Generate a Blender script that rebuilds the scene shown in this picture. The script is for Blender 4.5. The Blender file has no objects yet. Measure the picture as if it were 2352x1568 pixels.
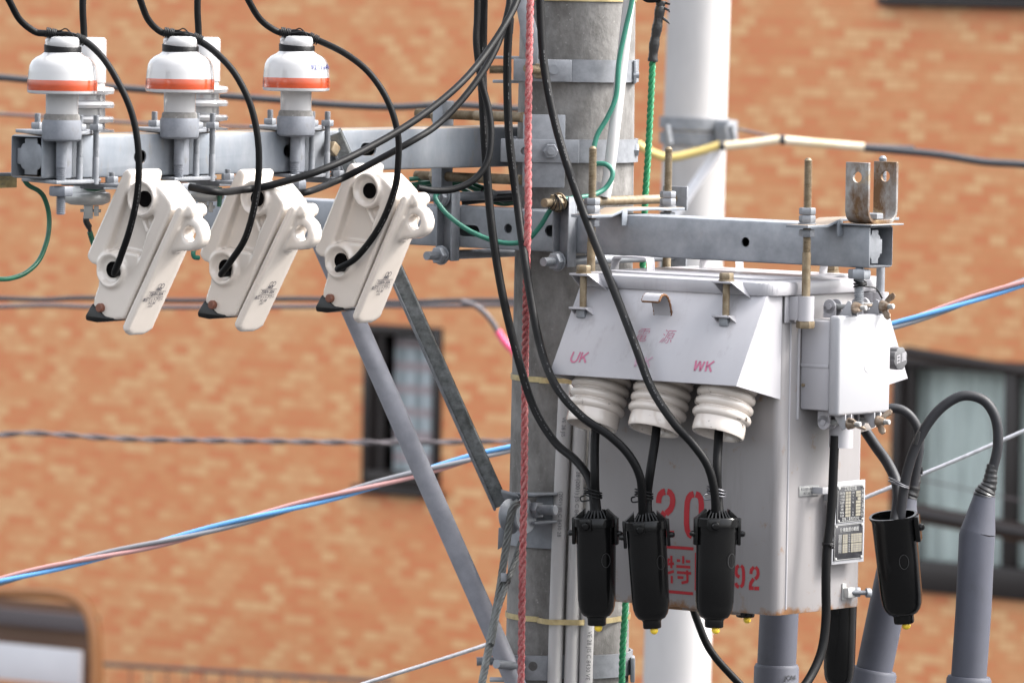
import bpy, bmesh, math, random
from mathutils import Vector, Matrix
random.seed(7)
R = math.radians
scene = bpy.context.scene
COL = scene.collection

# ------------------------------------------------------------------ camera
FPX = 16000.0; CU, CV = 1176.0, 784.0          # focal length in units of the photo's 2352 px width
CAM = Vector((-0.112, -12.9, 9.0)); PITCH = 0.0585; ROLL = 0.0160
fwd = Vector((0, math.cos(PITCH), -math.sin(PITCH)))
up0 = Vector((0, math.sin(PITCH), math.cos(PITCH))); rt0 = Vector((1, 0, 0))
rgt = rt0 * math.cos(ROLL) + up0 * math.sin(ROLL)
upv = up0 * math.cos(ROLL) - rt0 * math.sin(ROLL)
cd = bpy.data.cameras.new('camera'); cam = bpy.data.objects.new('camera', cd); COL.objects.link(cam)
m3 = Matrix((rgt, upv, -fwd)).transposed()
cam.matrix_world = Matrix.Translation(CAM) @ m3.to_4x4()
cd.sensor_width = 36.0; cd.lens = 36.0 * FPX / 2352.0; cd.clip_start = 0.1; cd.clip_end = 3000
cd.dof.use_dof = True; cd.dof.focus_distance = 12.42; cd.dof.aperture_fstop = 9.6
scene.camera = cam

# ------------------------------------------------------------------ light
SUN_AZ = Vector((0.93, 0.02)).normalized(); SUN_EL = R(46)
w = bpy.data.worlds.new('World'); scene.world = w; w.use_nodes = True
nt = w.node_tree; bg = nt.nodes['Background']
sky = nt.nodes.new('ShaderNodeTexSky'); sky.sky_type = 'NISHITA'; sky.sun_disc = False
sky.sun_elevation = SUN_EL; sky.sun_rotation = math.atan2(SUN_AZ.x, SUN_AZ.y)
sky.air_density = 1.0; sky.dust_density = 4.0; sky.ozone_density = 1.0
hs = nt.nodes.new('ShaderNodeHueSaturation'); hs.inputs['Saturation'].default_value = 0.24      # thin white cloud takes most of the blue out of the sky
nt.links.new(sky.outputs[0], hs.inputs['Color']); tcw = nt.nodes.new('ShaderNodeTexCoord'); sxw = nt.nodes.new('ShaderNodeSeparateXYZ'); nt.links.new(tcw.outputs['Generated'], sxw.inputs[0])
mrw = nt.nodes.new('ShaderNodeMapRange'); mrw.inputs[1].default_value = 0.0; mrw.inputs[2].default_value = 1.0; mrw.inputs[3].default_value = 0.72; mrw.inputs[4].default_value = 1.35      # overcast: brighter overhead than at the horizon
nt.links.new(sxw.outputs[2], mrw.inputs[0]); nt.links.new(mrw.outputs[0], hs.inputs['Value']); nt.links.new(hs.outputs[0], bg.inputs[0]); bg.inputs[1].default_value = 0.15
sl = bpy.data.lights.new('sun', 'SUN'); so = bpy.data.objects.new('sun', sl); COL.objects.link(so)
sl.energy = 1.15; sl.angle = R(14); sl.color = (1.0, 0.96, 0.9)
sd = Vector((SUN_AZ.x * math.cos(SUN_EL), SUN_AZ.y * math.cos(SUN_EL), math.sin(SUN_EL)))
so.rotation_euler = sd.to_track_quat('Z', 'Y').to_euler(); so.location = (20, 0, 30)
scene.view_settings.view_transform = 'Standard'; scene.view_settings.look = 'None'
scene.view_settings.exposure = 2.03; scene.view_settings.gamma = 1.0
scene.cycles.use_denoising = True
scene.cycles.max_bounces = 6; scene.cycles.diffuse_bounces = 3; scene.cycles.glossy_bounces = 3

# ------------------------------------------------------------------ frames: s runs along the lower arm, t along the upper arm
SV = Vector((math.cos(R(38)), -math.sin(R(38)), 0)); TV = Vector((math.sin(R(38)), math.cos(R(38)), 0)); ZV = Vector((0, 0, 1))
def L(s, t, z): return SV * s + TV * t + ZV * z
def ray(u, v): return rgt * ((u - CU) / FPX) + upv * ((CV - v) / FPX) + fwd
def Wp(u, v, p0, n):
    d = ray(u, v); return CAM + d * ((p0 - CAM).dot(n) / d.dot(n))
def W(u, v, **k):
    if 's' in k: return Wp(u, v, SV * k['s'], SV)
    if 't' in k: return Wp(u, v, TV * k['t'], TV)
    return Wp(u, v, Vector((0, k['y'], 0)), Vector((0, 1, 0)))
def Zat(s, t, v):
    p = SV * s + TV * t; q = (CV - v) / FPX
    g = lambda z: (upv - fwd * q).dot(p + ZV * z - CAM)
    a = g(0); b = g(1); return -a / (b - a)
def st(p): return p.dot(SV), p.dot(TV)
def pts(lst, key='y'):
    """photo points with a distance for some of them (y, s or t); the rest are spaced evenly between"""
    ks = [i for i, q in enumerate(lst) if len(q) > 2]
    out = []
    for i, q in enumerate(lst):
        if len(q) > 2: val = q[2]
        else:
            a = max([k for k in ks if k < i], default=None); b = min([k for k in ks if k > i], default=None)
            if a is None: val = lst[b][2]
            elif b is None: val = lst[a][2]
            else: val = lst[a][2] + (lst[b][2] - lst[a][2]) * (i - a) / (b - a)
        out.append(W(q[0], q[1], **{key: val}))
    return out
def run_on(q):
    """things that leave the picture carry on well past its edge"""
    def gone(p):
        d = p - CAM; f = d.dot(fwd); u = CU + FPX * d.dot(rgt) / f; v = CV - FPX * d.dot(upv) / f
        return u < 0 or u > 2352 or v < 0 or v > 1568
    if gone(q[0]): t = (q[0] - q[1]).normalized(); q = [q[0] + t * (1.1 if abs(t.z) > 0.5 else 4.0)] + q
    if gone(q[-1]): t = (q[-1] - q[-2]).normalized(); q = q + [q[-1] + t * (1.1 if abs(t.z) > 0.5 else 4.0)]
    return q
def smooth(p, n=8):
    if len(p) < 3: return list(p)
    q = [p[0] * 2 - p[1]] + list(p) + [p[-1] * 2 - p[-2]]; out = []
    for i in range(1, len(q) - 2):
        a, b, c, d = q[i-1], q[i], q[i+1], q[i+2]
        for k in range(n):
            x = k / n
            out.append(0.5 * ((2*b) + (c - a) * x + (2*a - 5*b + 4*c - d) * x*x + (3*b - a - 3*c + d) * x**3))
    out.append(p[-1]); return run_on(out)

# ------------------------------------------------------------------ materials
def mat(name, col, rough=0.5, metal=0.0, coat=0.0, var=0.0, vscale=20.0, col2=None, bump=0.0, bscale=60.0, stretch=(1, 1, 1), spec=0.5, detail=4.0, lo=0.35, hi=0.65):
    m = bpy.data.materials.new(name); m.use_nodes = True; t = m.node_tree; b = t.nodes['Principled BSDF']
    b.inputs['Base Color'].default_value = (*col, 1); b.inputs['Roughness'].default_value = rough
    b.inputs['Metallic'].default_value = metal; b.inputs['Coat Weight'].default_value = coat; b.inputs['Coat Roughness'].default_value = 0.06
    b.inputs['Specular IOR Level'].default_value = spec
    tc = t.nodes.new('ShaderNodeTexCoord'); mp = t.nodes.new('ShaderNodeMapping'); mp.inputs['Scale'].default_value = stretch
    t.links.new(tc.outputs['Object'], mp.inputs['Vector'])
    if col2 is not None or var:
        if col2 is None: col2 = tuple(c * (1 - var) for c in col)
        n = t.nodes.new('ShaderNodeTexNoise'); n.inputs['Scale'].default_value = vscale; n.inputs['Detail'].default_value = detail
        n.inputs['Roughness'].default_value = 0.65
        t.links.new(mp.outputs[0], n.inputs['Vector'])
        r = t.nodes.new('ShaderNodeValToRGB'); r.color_ramp.elements[0].position = lo; r.color_ramp.elements[1].position = hi
        r.color_ramp.elements[0].color = (*col2, 1); r.color_ramp.elements[1].color = (*col, 1)
        t.links.new(n.outputs['Fac'], r.inputs[0]); t.links.new(r.outputs[0], b.inputs['Base Color'])
        mr = t.nodes.new('ShaderNodeMapRange'); mr.inputs[3].default_value = rough * 1.25; mr.inputs[4].default_value = rough * 0.85
        t.links.new(n.outputs['Fac'], mr.inputs[0]); t.links.new(mr.outputs[0], b.inputs['Roughness'])
    if bump:
        n2 = t.nodes.new('ShaderNodeTexNoise'); n2.inputs['Scale'].default_value = bscale; n2.inputs['Detail'].default_value = 5
        t.links.new(mp.outputs[0], n2.inputs['Vector'])
        bm = t.nodes.new('ShaderNodeBump'); bm.inputs['Strength'].default_value = bump; bm.inputs['Distance'].default_value = 0.002
        t.links.new(n2.outputs['Fac'], bm.inputs['Height']); t.links.new(bm.outputs[0], b.inputs['Normal'])
    return m
def layer(m, col, scale, lo, hi, stretch=(1, 1, 1), off=(0, 0, 0), zfade=None):
    """a second coat of stains with a shape of its own (noise), optionally only near one height of the thing"""
    t = m.node_tree; b = t.nodes['Principled BSDF']; tc = t.nodes.new('ShaderNodeTexCoord'); mp = t.nodes.new('ShaderNodeMapping')
    mp.inputs['Scale'].default_value = stretch; mp.inputs['Location'].default_value = off; t.links.new(tc.outputs['Object'], mp.inputs[0])
    n = t.nodes.new('ShaderNodeTexNoise'); n.inputs['Scale'].default_value = scale; n.inputs['Detail'].default_value = 6; n.inputs['Roughness'].default_value = 0.7
    t.links.new(mp.outputs[0], n.inputs['Vector'])
    fac = n.outputs['Fac']
    if zfade:
        sx = t.nodes.new('ShaderNodeSeparateXYZ'); t.links.new(tc.outputs['Object'], sx.inputs[0])
        mr0 = t.nodes.new('ShaderNodeMapRange'); mr0.inputs[1].default_value = zfade[0]; mr0.inputs[2].default_value = zfade[1]
        mr0.inputs[3].default_value = zfade[2]; mr0.inputs[4].default_value = 0.0
        t.links.new(sx.outputs[2], mr0.inputs[0])
        ad = t.nodes.new('ShaderNodeMath'); ad.operation = 'ADD'; t.links.new(fac, ad.inputs[0]); t.links.new(mr0.outputs[0], ad.inputs[1]); fac = ad.outputs[0]
    mr = t.nodes.new('ShaderNodeMapRange'); mr.inputs[1].default_value = lo; mr.inputs[2].default_value = hi; t.links.new(fac, mr.inputs[0])
    mx = t.nodes.new('ShaderNodeMix'); mx.data_type = 'RGBA'; t.links.new(mr.outputs[0], mx.inputs[0])
    bc = b.inputs['Base Color']
    if bc.links: t.links.new(bc.links[0].from_socket, mx.inputs[6])
    else: mx.inputs[6].default_value = bc.default_value
    mx.inputs[7].default_value = (*col, 1); t.links.new(mx.outputs[2], bc)
    return m
M = {}
M['galv'] = layer(mat('galvanised', (0.235, 0.244, 0.262), 0.5, 0.3, col2=(0.165, 0.174, 0.19), vscale=35, bump=0.06, bscale=300), (0.24, 0.24, 0.25), 9, 0.6, 0.78, (1, 1, 3))
M['galv_arm'] = layer(layer(mat('galvanised_arm', (0.22, 0.232, 0.252), 0.5, 0.2, col2=(0.155, 0.174, 0.20), vscale=16, stretch=(1, 1, 0.5), bump=0.05, bscale=200), (0.17, 0.165, 0.155), 40, 0.6, 0.85, (1, 1, 0.18)), (0.22, 0.165, 0.105), 30, 0.60, 0.86, (1, 1, 0.3), (3, 1, 0))
M['galv_dark'] = layer(mat('galvanised_weathered', (0.275, 0.288, 0.31), 0.5, 0.4, col2=(0.18, 0.192, 0.21), vscale=14, bump=0.08, bscale=250), (0.20, 0.20, 0.21), 25, 0.6, 0.85, (1, 1, 0.4))
M['galv_cup'] = layer(mat('dull_galvanised', (0.19, 0.20, 0.225), 0.55, 0.25, col2=(0.13, 0.14, 0.16), vscale=25, bump=0.1, bscale=220), (0.10, 0.095, 0.085), 25, 0.58, 0.8)
def topstain(m, col):
    t = m.node_tree; b = t.nodes['Principled BSDF']; tc = t.nodes.new('ShaderNodeTexCoord'); sx = t.nodes.new('ShaderNodeSeparateXYZ'); t.links.new(tc.outputs['Normal'], sx.inputs[0])
    mr = t.nodes.new('ShaderNodeMapRange'); mr.inputs[1].default_value = 0.6; mr.inputs[2].default_value = 0.95; mr.inputs[4].default_value = 0.8; t.links.new(sx.outputs[2], mr.inputs[0])
    mx = t.nodes.new('ShaderNodeMix'); mx.data_type = 'RGBA'; t.links.new(mr.outputs[0], mx.inputs[0]); t.links.new(b.inputs['Base Color'].links[0].from_socket, mx.inputs[6]); mx.inputs[7].default_value = (*col, 1); t.links.new(mx.outputs[2], b.inputs['Base Color']); return m
topstain(M['galv_arm'], (0.30, 0.215, 0.14))
M['brace_steel'] = layer(mat('mottled_zinc', (0.26, 0.275, 0.28), 0.42, 0.5, col2=(0.12, 0.13, 0.13), vscale=60, bump=0.05, bscale=300), (0.06, 0.06, 0.05), 12, 0.5, 0.75)
M['pipe'] = mat('grey_painted_pipe', (0.25, 0.254, 0.285), 0.5, 0.0, col2=(0.20, 0.204, 0.23), vscale=30)
M['rust_zinc'] = layer(mat('tan_zinc', (0.225, 0.18, 0.12), 0.5, 0.3, col2=(0.14, 0.10, 0.055), vscale=60), (0.11, 0.065, 0.03), 90, 0.58, 0.75)
M['brass'] = mat('yellow_zinc', (0.55, 0.45, 0.24), 0.35, 0.6, col2=(0.35, 0.27, 0.14), vscale=40)
M['porcelain'] = mat('white_porcelain', (0.385, 0.38, 0.382), 0.10, 0, coat=0.7, var=0.04, vscale=12)
M['glaze'] = layer(mat('warm_white_glaze', (0.635, 0.57, 0.51), 0.12, 0, coat=0.8, var=0.05, vscale=9, bump=0.02, bscale=40), (0.52, 0.46, 0.39), 14, 0.68, 0.9)
M['bushing'] = layer(mat('cream_porcelain', (0.64, 0.575, 0.52), 0.16, 0, coat=0.8, var=0.07, vscale=12), (0.06, 0.045, 0.035), 17, 0.60, 0.66)
M['red_band'] = mat('orange_red_glaze', (0.41, 0.056, 0.014), 0.2, 0, coat=0.7, col2=(0.33, 0.045, 0.011), vscale=25, stretch=(1, 1, 4))
M['rubber'] = mat('black_cable_sheath', (0.004, 0.004, 0.0045), 0.48, 0, var=0.35, vscale=25, bump=0.03, bscale=200, spec=0.16)
M['rubber_grey'] = mat('dark_grey_cable_sheath', (0.017, 0.0175, 0.021), 0.5, 0, var=0.3, vscale=30, spec=0.35)
M['knob'] = mat('grey_casting', (0.11, 0.11, 0.115), 0.5, 0.2, var=0.2, vscale=60)
M['mould'] = mat('moulded_plastic', (0.022, 0.022, 0.023), 0.3)
M['tape'] = mat('black_tape', (0.014, 0.014, 0.015), 0.33, 0, var=0.4, vscale=60, bump=0.6, bscale=90)
M['plastic'] = layer(mat('black_plastic', (0.004, 0.004, 0.0042), 0.2, 0, var=0.3, vscale=20, bump=0.02, bscale=60, spec=0.28), (0.035, 0.034, 0.033), 45, 0.68, 0.9, (1, 1, 0.4))
M['hole'] = mat('hollow_shade_black', (0.004, 0.0035, 0.0035), 0.9, spec=0.05)  # near-black colour stands in for the shade inside openings
M['rust'] = mat('rust', (0.17, 0.075, 0.025), 0.8, col2=(0.09, 0.04, 0.018), vscale=60)
M['shelter_shade'] = mat('shelter_shade', (0.13, 0.065, 0.035), 0.5)
M['wire'] = mat('black_tie_wire', (0.007, 0.007, 0.0075), 0.5, spec=0.2)
M['print'] = mat('worn_white_print', (0.045, 0.045, 0.047), 0.6)
M['tiewire'] = mat('grey_tie_wire', (0.10, 0.10, 0.11), 0.35, 0.5)
M['green'] = mat('green_sheath', (0.010, 0.10, 0.052), 0.35, 0, var=0.25, vscale=30)
M['teal'] = mat('faded_green_sheath', (0.015, 0.14, 0.095), 0.4, 0, var=0.2, vscale=25)
M['green_rope'] = mat('green_rope', (0.012, 0.22, 0.085), 0.5, 0, var=0.45, vscale=180, stretch=(1, 1, 2), bump=0.4, bscale=400)
M['pink_rope'] = mat('faded_red_rope', (0.30, 0.03, 0.038), 0.75, 0, col2=(0.42, 0.19, 0.18), vscale=170, bump=0.5, bscale=400)
M['yellow_nub'] = mat('yellow_plug', (0.80, 0.55, 0.04), 0.35)
M['brown'] = mat('brown_plug', (0.16, 0.055, 0.03), 0.4)
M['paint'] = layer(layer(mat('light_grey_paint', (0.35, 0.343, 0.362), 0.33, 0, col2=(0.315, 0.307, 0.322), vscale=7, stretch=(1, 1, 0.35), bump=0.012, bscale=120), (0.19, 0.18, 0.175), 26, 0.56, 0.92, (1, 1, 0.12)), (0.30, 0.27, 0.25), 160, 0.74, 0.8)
M['tank'] = layer(layer(mat('light_grey_paint_shaded', (0.255, 0.243, 0.245), 0.33, 0, col2=(0.225, 0.213, 0.213), vscale=7, stretch=(1, 1, 0.35), bump=0.012, bscale=120), (0.15, 0.14, 0.135), 22, 0.56, 0.92, (1, 1, 0.12)), (0.20, 0.10, 0.045), 30, 0.62, 0.80, zfade=(0.0, 0.018, 0.27))  # hood's grey darkened to carry the shade under the hood; rust at foot
M['rust_edge'] = layer(mat('chipped_paint_hook', (0.36, 0.36, 0.38), 0.4, 0, var=0.05), (0.14, 0.07, 0.03), 42, 0.56, 0.60)
M['white_paint'] = mat('white_paint', (0.30, 0.30, 0.315), 0.3, 0, var=0.04, vscale=5, stretch=(1, 1, 0.2), bump=0.01)
M['red_ink'] = mat('red_stencil', (0.34, 0.008, 0.016), 0.5)
M['pink_ink'] = mat('faded_red_lettering', (0.33, 0.095, 0.16), 0.5)
M['pale_ink'] = mat('very_faded_lettering', (0.33, 0.22, 0.275), 0.5)
M['navy_ink'] = mat('dark_blue_print', (0.008, 0.012, 0.035), 0.4)
M['blue_ink'] = mat('blue_print', (0.035, 0.045, 0.20), 0.4)
M['dark_ink'] = mat('grey_print', (0.10, 0.10, 0.11), 0.5)
M['silver'] = mat('bare_metal_plate', (0.45, 0.45, 0.44), 0.35, 0.5, var=0.15, vscale=30)
M['plate_field'] = mat('worn_brass_field', (0.27, 0.25, 0.20), 0.4, 0.3, col2=(0.19, 0.175, 0.14), vscale=80)
M['plate_black'] = mat('black_enamel_plate', (0.03, 0.03, 0.035), 0.35, 0.1, var=0.5, vscale=60)
M['pvc'] = layer(mat('grey_pvc', (0.40, 0.39, 0.385), 0.42, 0, var=0.08, vscale=10, stretch=(1, 1, 0.2)), (0.21, 0.20, 0.19), 30, 0.60, 0.9, (1, 1, 0.2))
M['pvc_white'] = mat('white_pvc', (0.47, 0.46, 0.455), 0.4, 0, var=0.1, vscale=14, stretch=(1, 1, 0.2))
M['concrete'] = layer(layer(mat('weathered_concrete', (0.215, 0.208, 0.20), 0.85, 0, col2=(0.125, 0.119, 0.112), vscale=20, stretch=(1, 1, 0.8), bump=0.6, bscale=120, detail=8), (0.060, 0.055, 0.050), 11, 0.48, 0.78, (1.3, 1.3, 0.5)), (0.30, 0.29, 0.28), 130, 0.63, 0.7)
M['far_concrete'] = layer(mat('pale_concrete', (0.43, 0.415, 0.41), 0.8, 0, var=0.12, vscale=6, stretch=(1, 1, 0.3)), (0.20, 0.19, 0.185), 5, 0.55, 0.85, (1, 1, 0.3))
M['sleeve'] = layer(mat('slate_rubber', (0.056, 0.059, 0.078), 0.55, 0, var=0.15, vscale=10, bump=0.05, bscale=200), (0.035, 0.036, 0.045), 30, 0.58, 0.8, (1, 1, 0.4))
M['pink_wire'] = mat('pink_wire', (0.42, 0.225, 0.215), 0.4)
M['grey_wire'] = mat('grey_wire', (0.21, 0.21, 0.225), 0.35)
M['blue_wire'] = mat('blue_wire', (0.12, 0.33, 0.64), 0.35)
M['steel_wire'] = mat('steel_strand', (0.50, 0.50, 0.52), 0.4, 0.5, var=0.3, vscale=100)
M['guy'] = mat('weathered_guy_strand', (0.13, 0.135, 0.13), 0.45, 0.5, var=0.35, vscale=60)
M['far_cable'] = mat('far_black_cable', (0.03, 0.03, 0.035), 0.5)
M['far_grey'] = mat('far_grey_cable', (0.10, 0.085, 0.09), 0.5)
M['far_yellow'] = mat('yellow_wire_cover', (0.62, 0.47, 0.16), 0.4, var=0.25, vscale=6)
M['far_cream'] = mat('cream_wire_cover', (0.72, 0.62, 0.48), 0.4, col2=(0.62, 0.5, 0.3), vscale=8)
M['hot_pink'] = mat('pink_sleeve', (0.85, 0.10, 0.22), 0.4)
M['frame'] = mat('dark_brown_aluminium', (0.022, 0.017, 0.016), 0.4, 0.2)
M['ochre'] = mat('ochre_paint', (0.34, 0.145, 0.05), 0.4, 0, var=0.12, vscale=3)
M['panel'] = mat('pale_panel', (0.60, 0.60, 0.63), 0.4, 0, var=0.06, vscale=3)
M['asphalt'] = mat('asphalt', (0.05, 0.05, 0.052), 0.85, 0, var=0.35, vscale=3, bump=0.4, bscale=40)
M['cloth'] = mat('net_curtain', (0.62, 0.68, 0.66), 0.8, 0, col2=(0.48, 0.53, 0.52), vscale=5, stretch=(6, 6, 0.5))
def checkmat():
    m = mat('checked_curtain', (0.62, 0.66, 0.70), 0.8); t = m.node_tree; b = t.nodes['Principled BSDF']; tc = t.nodes.new('ShaderNodeTexCoord'); prev = None
    for d_, sc, k in (('X', 3.6, 0), ('Z', 2.6, 1)):
        wv = t.nodes.new('ShaderNodeTexWave'); wv.bands_direction = d_; wv.inputs['Scale'].default_value = sc; t.links.new(tc.outputs['Object'], wv.inputs['Vector'])
        r = t.nodes.new('ShaderNodeMapRange'); r.inputs[1].default_value = .55; r.inputs[2].default_value = .75; t.links.new(wv.outputs['Fac'], r.inputs[0])
        mx = t.nodes.new('ShaderNodeMix'); mx.data_type = 'RGBA'; t.links.new(r.outputs[0], mx.inputs[0])
        if prev: t.links.new(prev, mx.inputs[6])
        else: mx.inputs[6].default_value = (0.66, 0.70, 0.74, 1)
        mx.inputs[7].default_value = ((0.46, 0.51, 0.54, 1), (0.58, 0.48, 0.51, 1))[k]; prev = mx.outputs[2]
    t.links.new(prev, b.inputs['Base Color']); return m
M['check_cloth'] = checkmat()
M['plain_cloth'] = mat('plain_curtain', (0.66, 0.70, 0.74), 0.8, 0, col2=(0.46, 0.50, 0.56), vscale=9, stretch=(3, 3, 1.4))
def glassmat():
    m = bpy.data.materials.new('window_glass'); m.use_nodes = True; t = m.node_tree; b = t.nodes['Principled BSDF']
    b.inputs['Base Color'].default_value = (0.95, 0.97, 0.96, 1); b.inputs['Roughness'].default_value = 0.03
    b.inputs['Transmission Weight'].default_value = 1.0; b.inputs['IOR'].default_value = 1.1
    return m
M['glass'] = glassmat()
def brickmat():
    m = bpy.data.materials.new('mottled_orange_brick_tile'); m.use_nodes = True; t = m.node_tree; b = t.nodes['Principled BSDF']
    tc = t.nodes.new('ShaderNodeTexCoord'); mp = t.nodes.new('ShaderNodeMapping'); mp.inputs['Rotation'].default_value = (0, 0, R(38))
    t.links.new(tc.outputs['Object'], mp.inputs[0]); sx = t.nodes.new('ShaderNodeSeparateXYZ'); t.links.new(mp.outputs[0], sx.inputs[0])
    cx = t.nodes.new('ShaderNodeCombineXYZ'); t.links.new(sx.outputs[0], cx.inputs[0]); t.links.new(sx.outputs[2], cx.inputs[1])
    br = t.nodes.new('ShaderNodeTexBrick'); br.inputs['Scale'].default_value = 1.0; br.inputs['Brick Width'].default_value = 0.1; br.inputs['Row Height'].default_value = 0.05
    br.inputs['Mortar Size'].default_value = 0.0030; br.inputs['Color1'].default_value = (0, 0, 0, 1); br.inputs['Color2'].default_value = (1, 1, 1, 1); br.inputs['Mortar'].default_value = (0.5, 0.5, 0.5, 1)
    br.inputs['Bias'].default_value = 0.0; br.inputs['Mortar Smooth'].default_value = 0.2
    t.links.new(cx.outputs[0], br.inputs['Vector'])
    n = t.nodes.new('ShaderNodeTexNoise'); n.inputs['Scale'].default_value = 2.6; n.inputs['Detail'].default_value = 3; t.links.new(cx.outputs[0], n.inputs['Vector'])
    mr = t.nodes.new('ShaderNodeMapRange'); mr.inputs[1].default_value = 0.3; mr.inputs[2].default_value = 0.7; mr.inputs[3].default_value = -0.07; mr.inputs[4].default_value = 0.07; t.links.new(n.outputs['Fac'], mr.inputs[0])
    ad = t.nodes.new('ShaderNodeMath'); ad.operation = 'ADD'; t.links.new(br.outputs['Color'], ad.inputs[0]); t.links.new(mr.outputs[0], ad.inputs[1])
    r = t.nodes.new('ShaderNodeValToRGB'); cr = r.color_ramp
    cr.elements[0].position = 0.05; cr.elements[0].color = BRICK[0]; cr.elements[1].position = 0.95; cr.elements[1].color = BRICK[3]
    e = cr.elements.new(0.4); e.color = BRICK[1]; e = cr.elements.new(0.68); e.color = BRICK[2]
    t.links.new(ad.outputs[0], r.inputs[0])
    mx = t.nodes.new('ShaderNodeMix'); mx.data_type = 'RGBA'; t.links.new(br.outputs['Fac'], mx.inputs[0]); t.links.new(r.outputs[0], mx.inputs[6]); mx.inputs[7].default_value = (0.56, 0.265, 0.10, 1)
    t.links.new(mx.outputs[2], b.inputs['Base Color']); b.inputs['Roughness'].default_value = 0.5
    return m
BRICK = [(0.625, 0.215, 0.088, 1), (0.64, 0.265, 0.110, 1), (0.65, 0.305, 0.135, 1), (0.695, 0.395, 0.19, 1)]
M['brick'] = brickmat()

# ------------------------------------------------------------------ mesh tools
def frame_of(ax):
    ax = ax.normalized(); h = ZV if abs(ax.z) < 0.9 else SV
    e1 = h.cross(ax).normalized(); return e1, ax.cross(e1).normalized(), ax
class MB:
    def __init__(s): s.v = []; s.f = []; s.m = []
    def add(s, v, f, m=0):
        o = len(s.v); s.v += [Vector(p) for p in v]; s.f += [[i + o for i in q] for q in f]; s.m += [m] * len(f); return s
    def bm(s, b, m=0):
        b.verts.index_update(); s.add([v.co.copy() for v in b.verts], [[v.index for v in f.verts] for f in b.faces], m); b.free(); return s
    def mesh(s, me, m=0): return s.add([v.co.copy() for v in me.vertices], [list(p.vertices) for p in me.polygons], m)
    def box(s, c, dims, ax=(SV, TV, ZV), bev=0.0, m=0, seg=2):
        b = bmesh.new(); bmesh.ops.create_cube(b, size=1)
        for v in b.verts: v.co = c + ax[0] * (v.co.x * dims[0]) + ax[1] * (v.co.y * dims[1]) + ax[2] * (v.co.z * dims[2])
        if bev: bmesh.ops.bevel(b, geom=b.edges[:], offset=bev, segments=seg, affect='EDGES', profile=0.5)
        return s.bm(b, m)
    def rng(s, s0, s1, t0, t1, z0, z1, bev=0.0, m=0):
        return s.box(L((s0+s1)/2, (t0+t1)/2, (z0+z1)/2), (s1-s0, t1-t0, z1-z0), bev=bev, m=m)
    def prism(s, poly, d, bev=0.0, m=0, seg=2):
        b = bmesh.new(); vs = [b.verts.new(p) for p in poly]; f = b.faces.new(vs)
        ex = bmesh.ops.extrude_face_region(b, geom=[f]); vv = [g for g in ex['geom'] if isinstance(g, bmesh.types.BMVert)]
        bmesh.ops.translate(b, verts=vv, vec=d)
        if bev: bmesh.ops.bevel(b, geom=b.edges[:], offset=bev, segments=seg, affect='EDGES', profile=0.5)
        return s.bm(b, m)
    def tube(s, p, r, n=10, cap=True, m=0, rz=None):
        p = list(p); rs = r if isinstance(r, (list, tuple)) else [r] * len(p)
        tg = []
        for i in range(len(p)):
            a = p[max(i-1, 0)]; b = p[min(i+1, len(p)-1)]; d = b - a
            tg.append(d.normalized() if d.length > 1e-9 else ZV)
        e1, e2, _ = frame_of(tg[0]); vs = []; fs = []
        for i in range(len(p)):
            e1 = (e1 - tg[i] * e1.dot(tg[i])).normalized(); e2 = tg[i].cross(e1)
            for k in range(n):
                a = 2 * math.pi * k / n; vs.append(p[i] + e1 * (math.cos(a) * rs[i]) + e2 * (math.sin(a) * rs[i]))
        for i in range(len(p) - 1):
            for k in range(n): fs.append([i*n+k, i*n+(k+1) % n, (i+1)*n+(k+1) % n, (i+1)*n+k])
        if cap: fs.append(list(range(n))[::-1]); fs.append([(len(p)-1)*n + k for k in range(n)])
        return s.add(vs, fs, m)
    def lathe(s, prof, o, ax=ZV, n=24, m=0, mf=None, sx=1.0, sy=1.0, e1=None):
        """prof = [(radius, height along ax)]"""
        a1, a2, ax = frame_of(ax)
        if e1 is not None: a1 = e1.normalized(); a2 = ax.cross(a1)
        vs = []; rows = []
        for r, h in prof:
            if r < 1e-6: rows.append([len(vs)]); vs.append(o + ax * h)
            else:
                rows.append([len(vs) + k for k in range(n)])
                for k in range(n):
                    a = 2 * math.pi * k / n; vs.append(o + ax * h + a1 * (math.cos(a) * r * sx) + a2 * (math.sin(a) * r * sy))
        base = len(s.v)
        for i in range(len(rows) - 1):
            A, B = rows[i], rows[i+1]; fs = []
            for k in range(n):
                k2 = (k+1) % n
                if len(A) == 1 and len(B) == 1: continue
                if len(A) == 1: fs.append([A[0], B[k], B[k2]])
                elif len(B) == 1: fs.append([A[k], A[k2], B[0]])
                else: fs.append([A[k], A[k2], B[k2], B[k]])
            s.f += [[q + base for q in f] for f in fs]; s.m += [(mf(i) if mf else m)] * len(fs)
        if len(rows[0]) > 1: s.f.append([q + base for q in rows[0]]); s.m.append(mf(0) if mf else m)
        if len(rows[-1]) > 1: s.f.append([q + base for q in rows[-1]]); s.m.append(mf(len(rows)-2) if mf else m)
        s.v += vs; return s
    def rod(s, a, b, r, thread=0.0, n=10, m=0, dome=True):
        d = b - a; ln = d.length; pr = []
        if thread:
            k = max(2, int(ln / thread)); h = ln / k
            for i in range(k): pr += [(r, i*h), (r, i*h + h*0.45), (r*0.76, i*h + h*0.60), (r*0.76, i*h + h*0.85)]
            pr.append((r*0.8, ln))
        else: pr = [(r, 0), (r, ln)]
        return s.lathe(pr, a, d, n, m)
    def hexn(s, c, ax, r, h, m=0):
        """hex nut: chamfered six-sided block centred at c"""
        return s.lathe([(r*0.55, -h/2), (r*0.9, -h/2), (r, -h/2*0.72), (r, h/2*0.72), (r*0.9, h/2), (r*0.55, h/2)], c, ax, 6, m)
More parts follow.
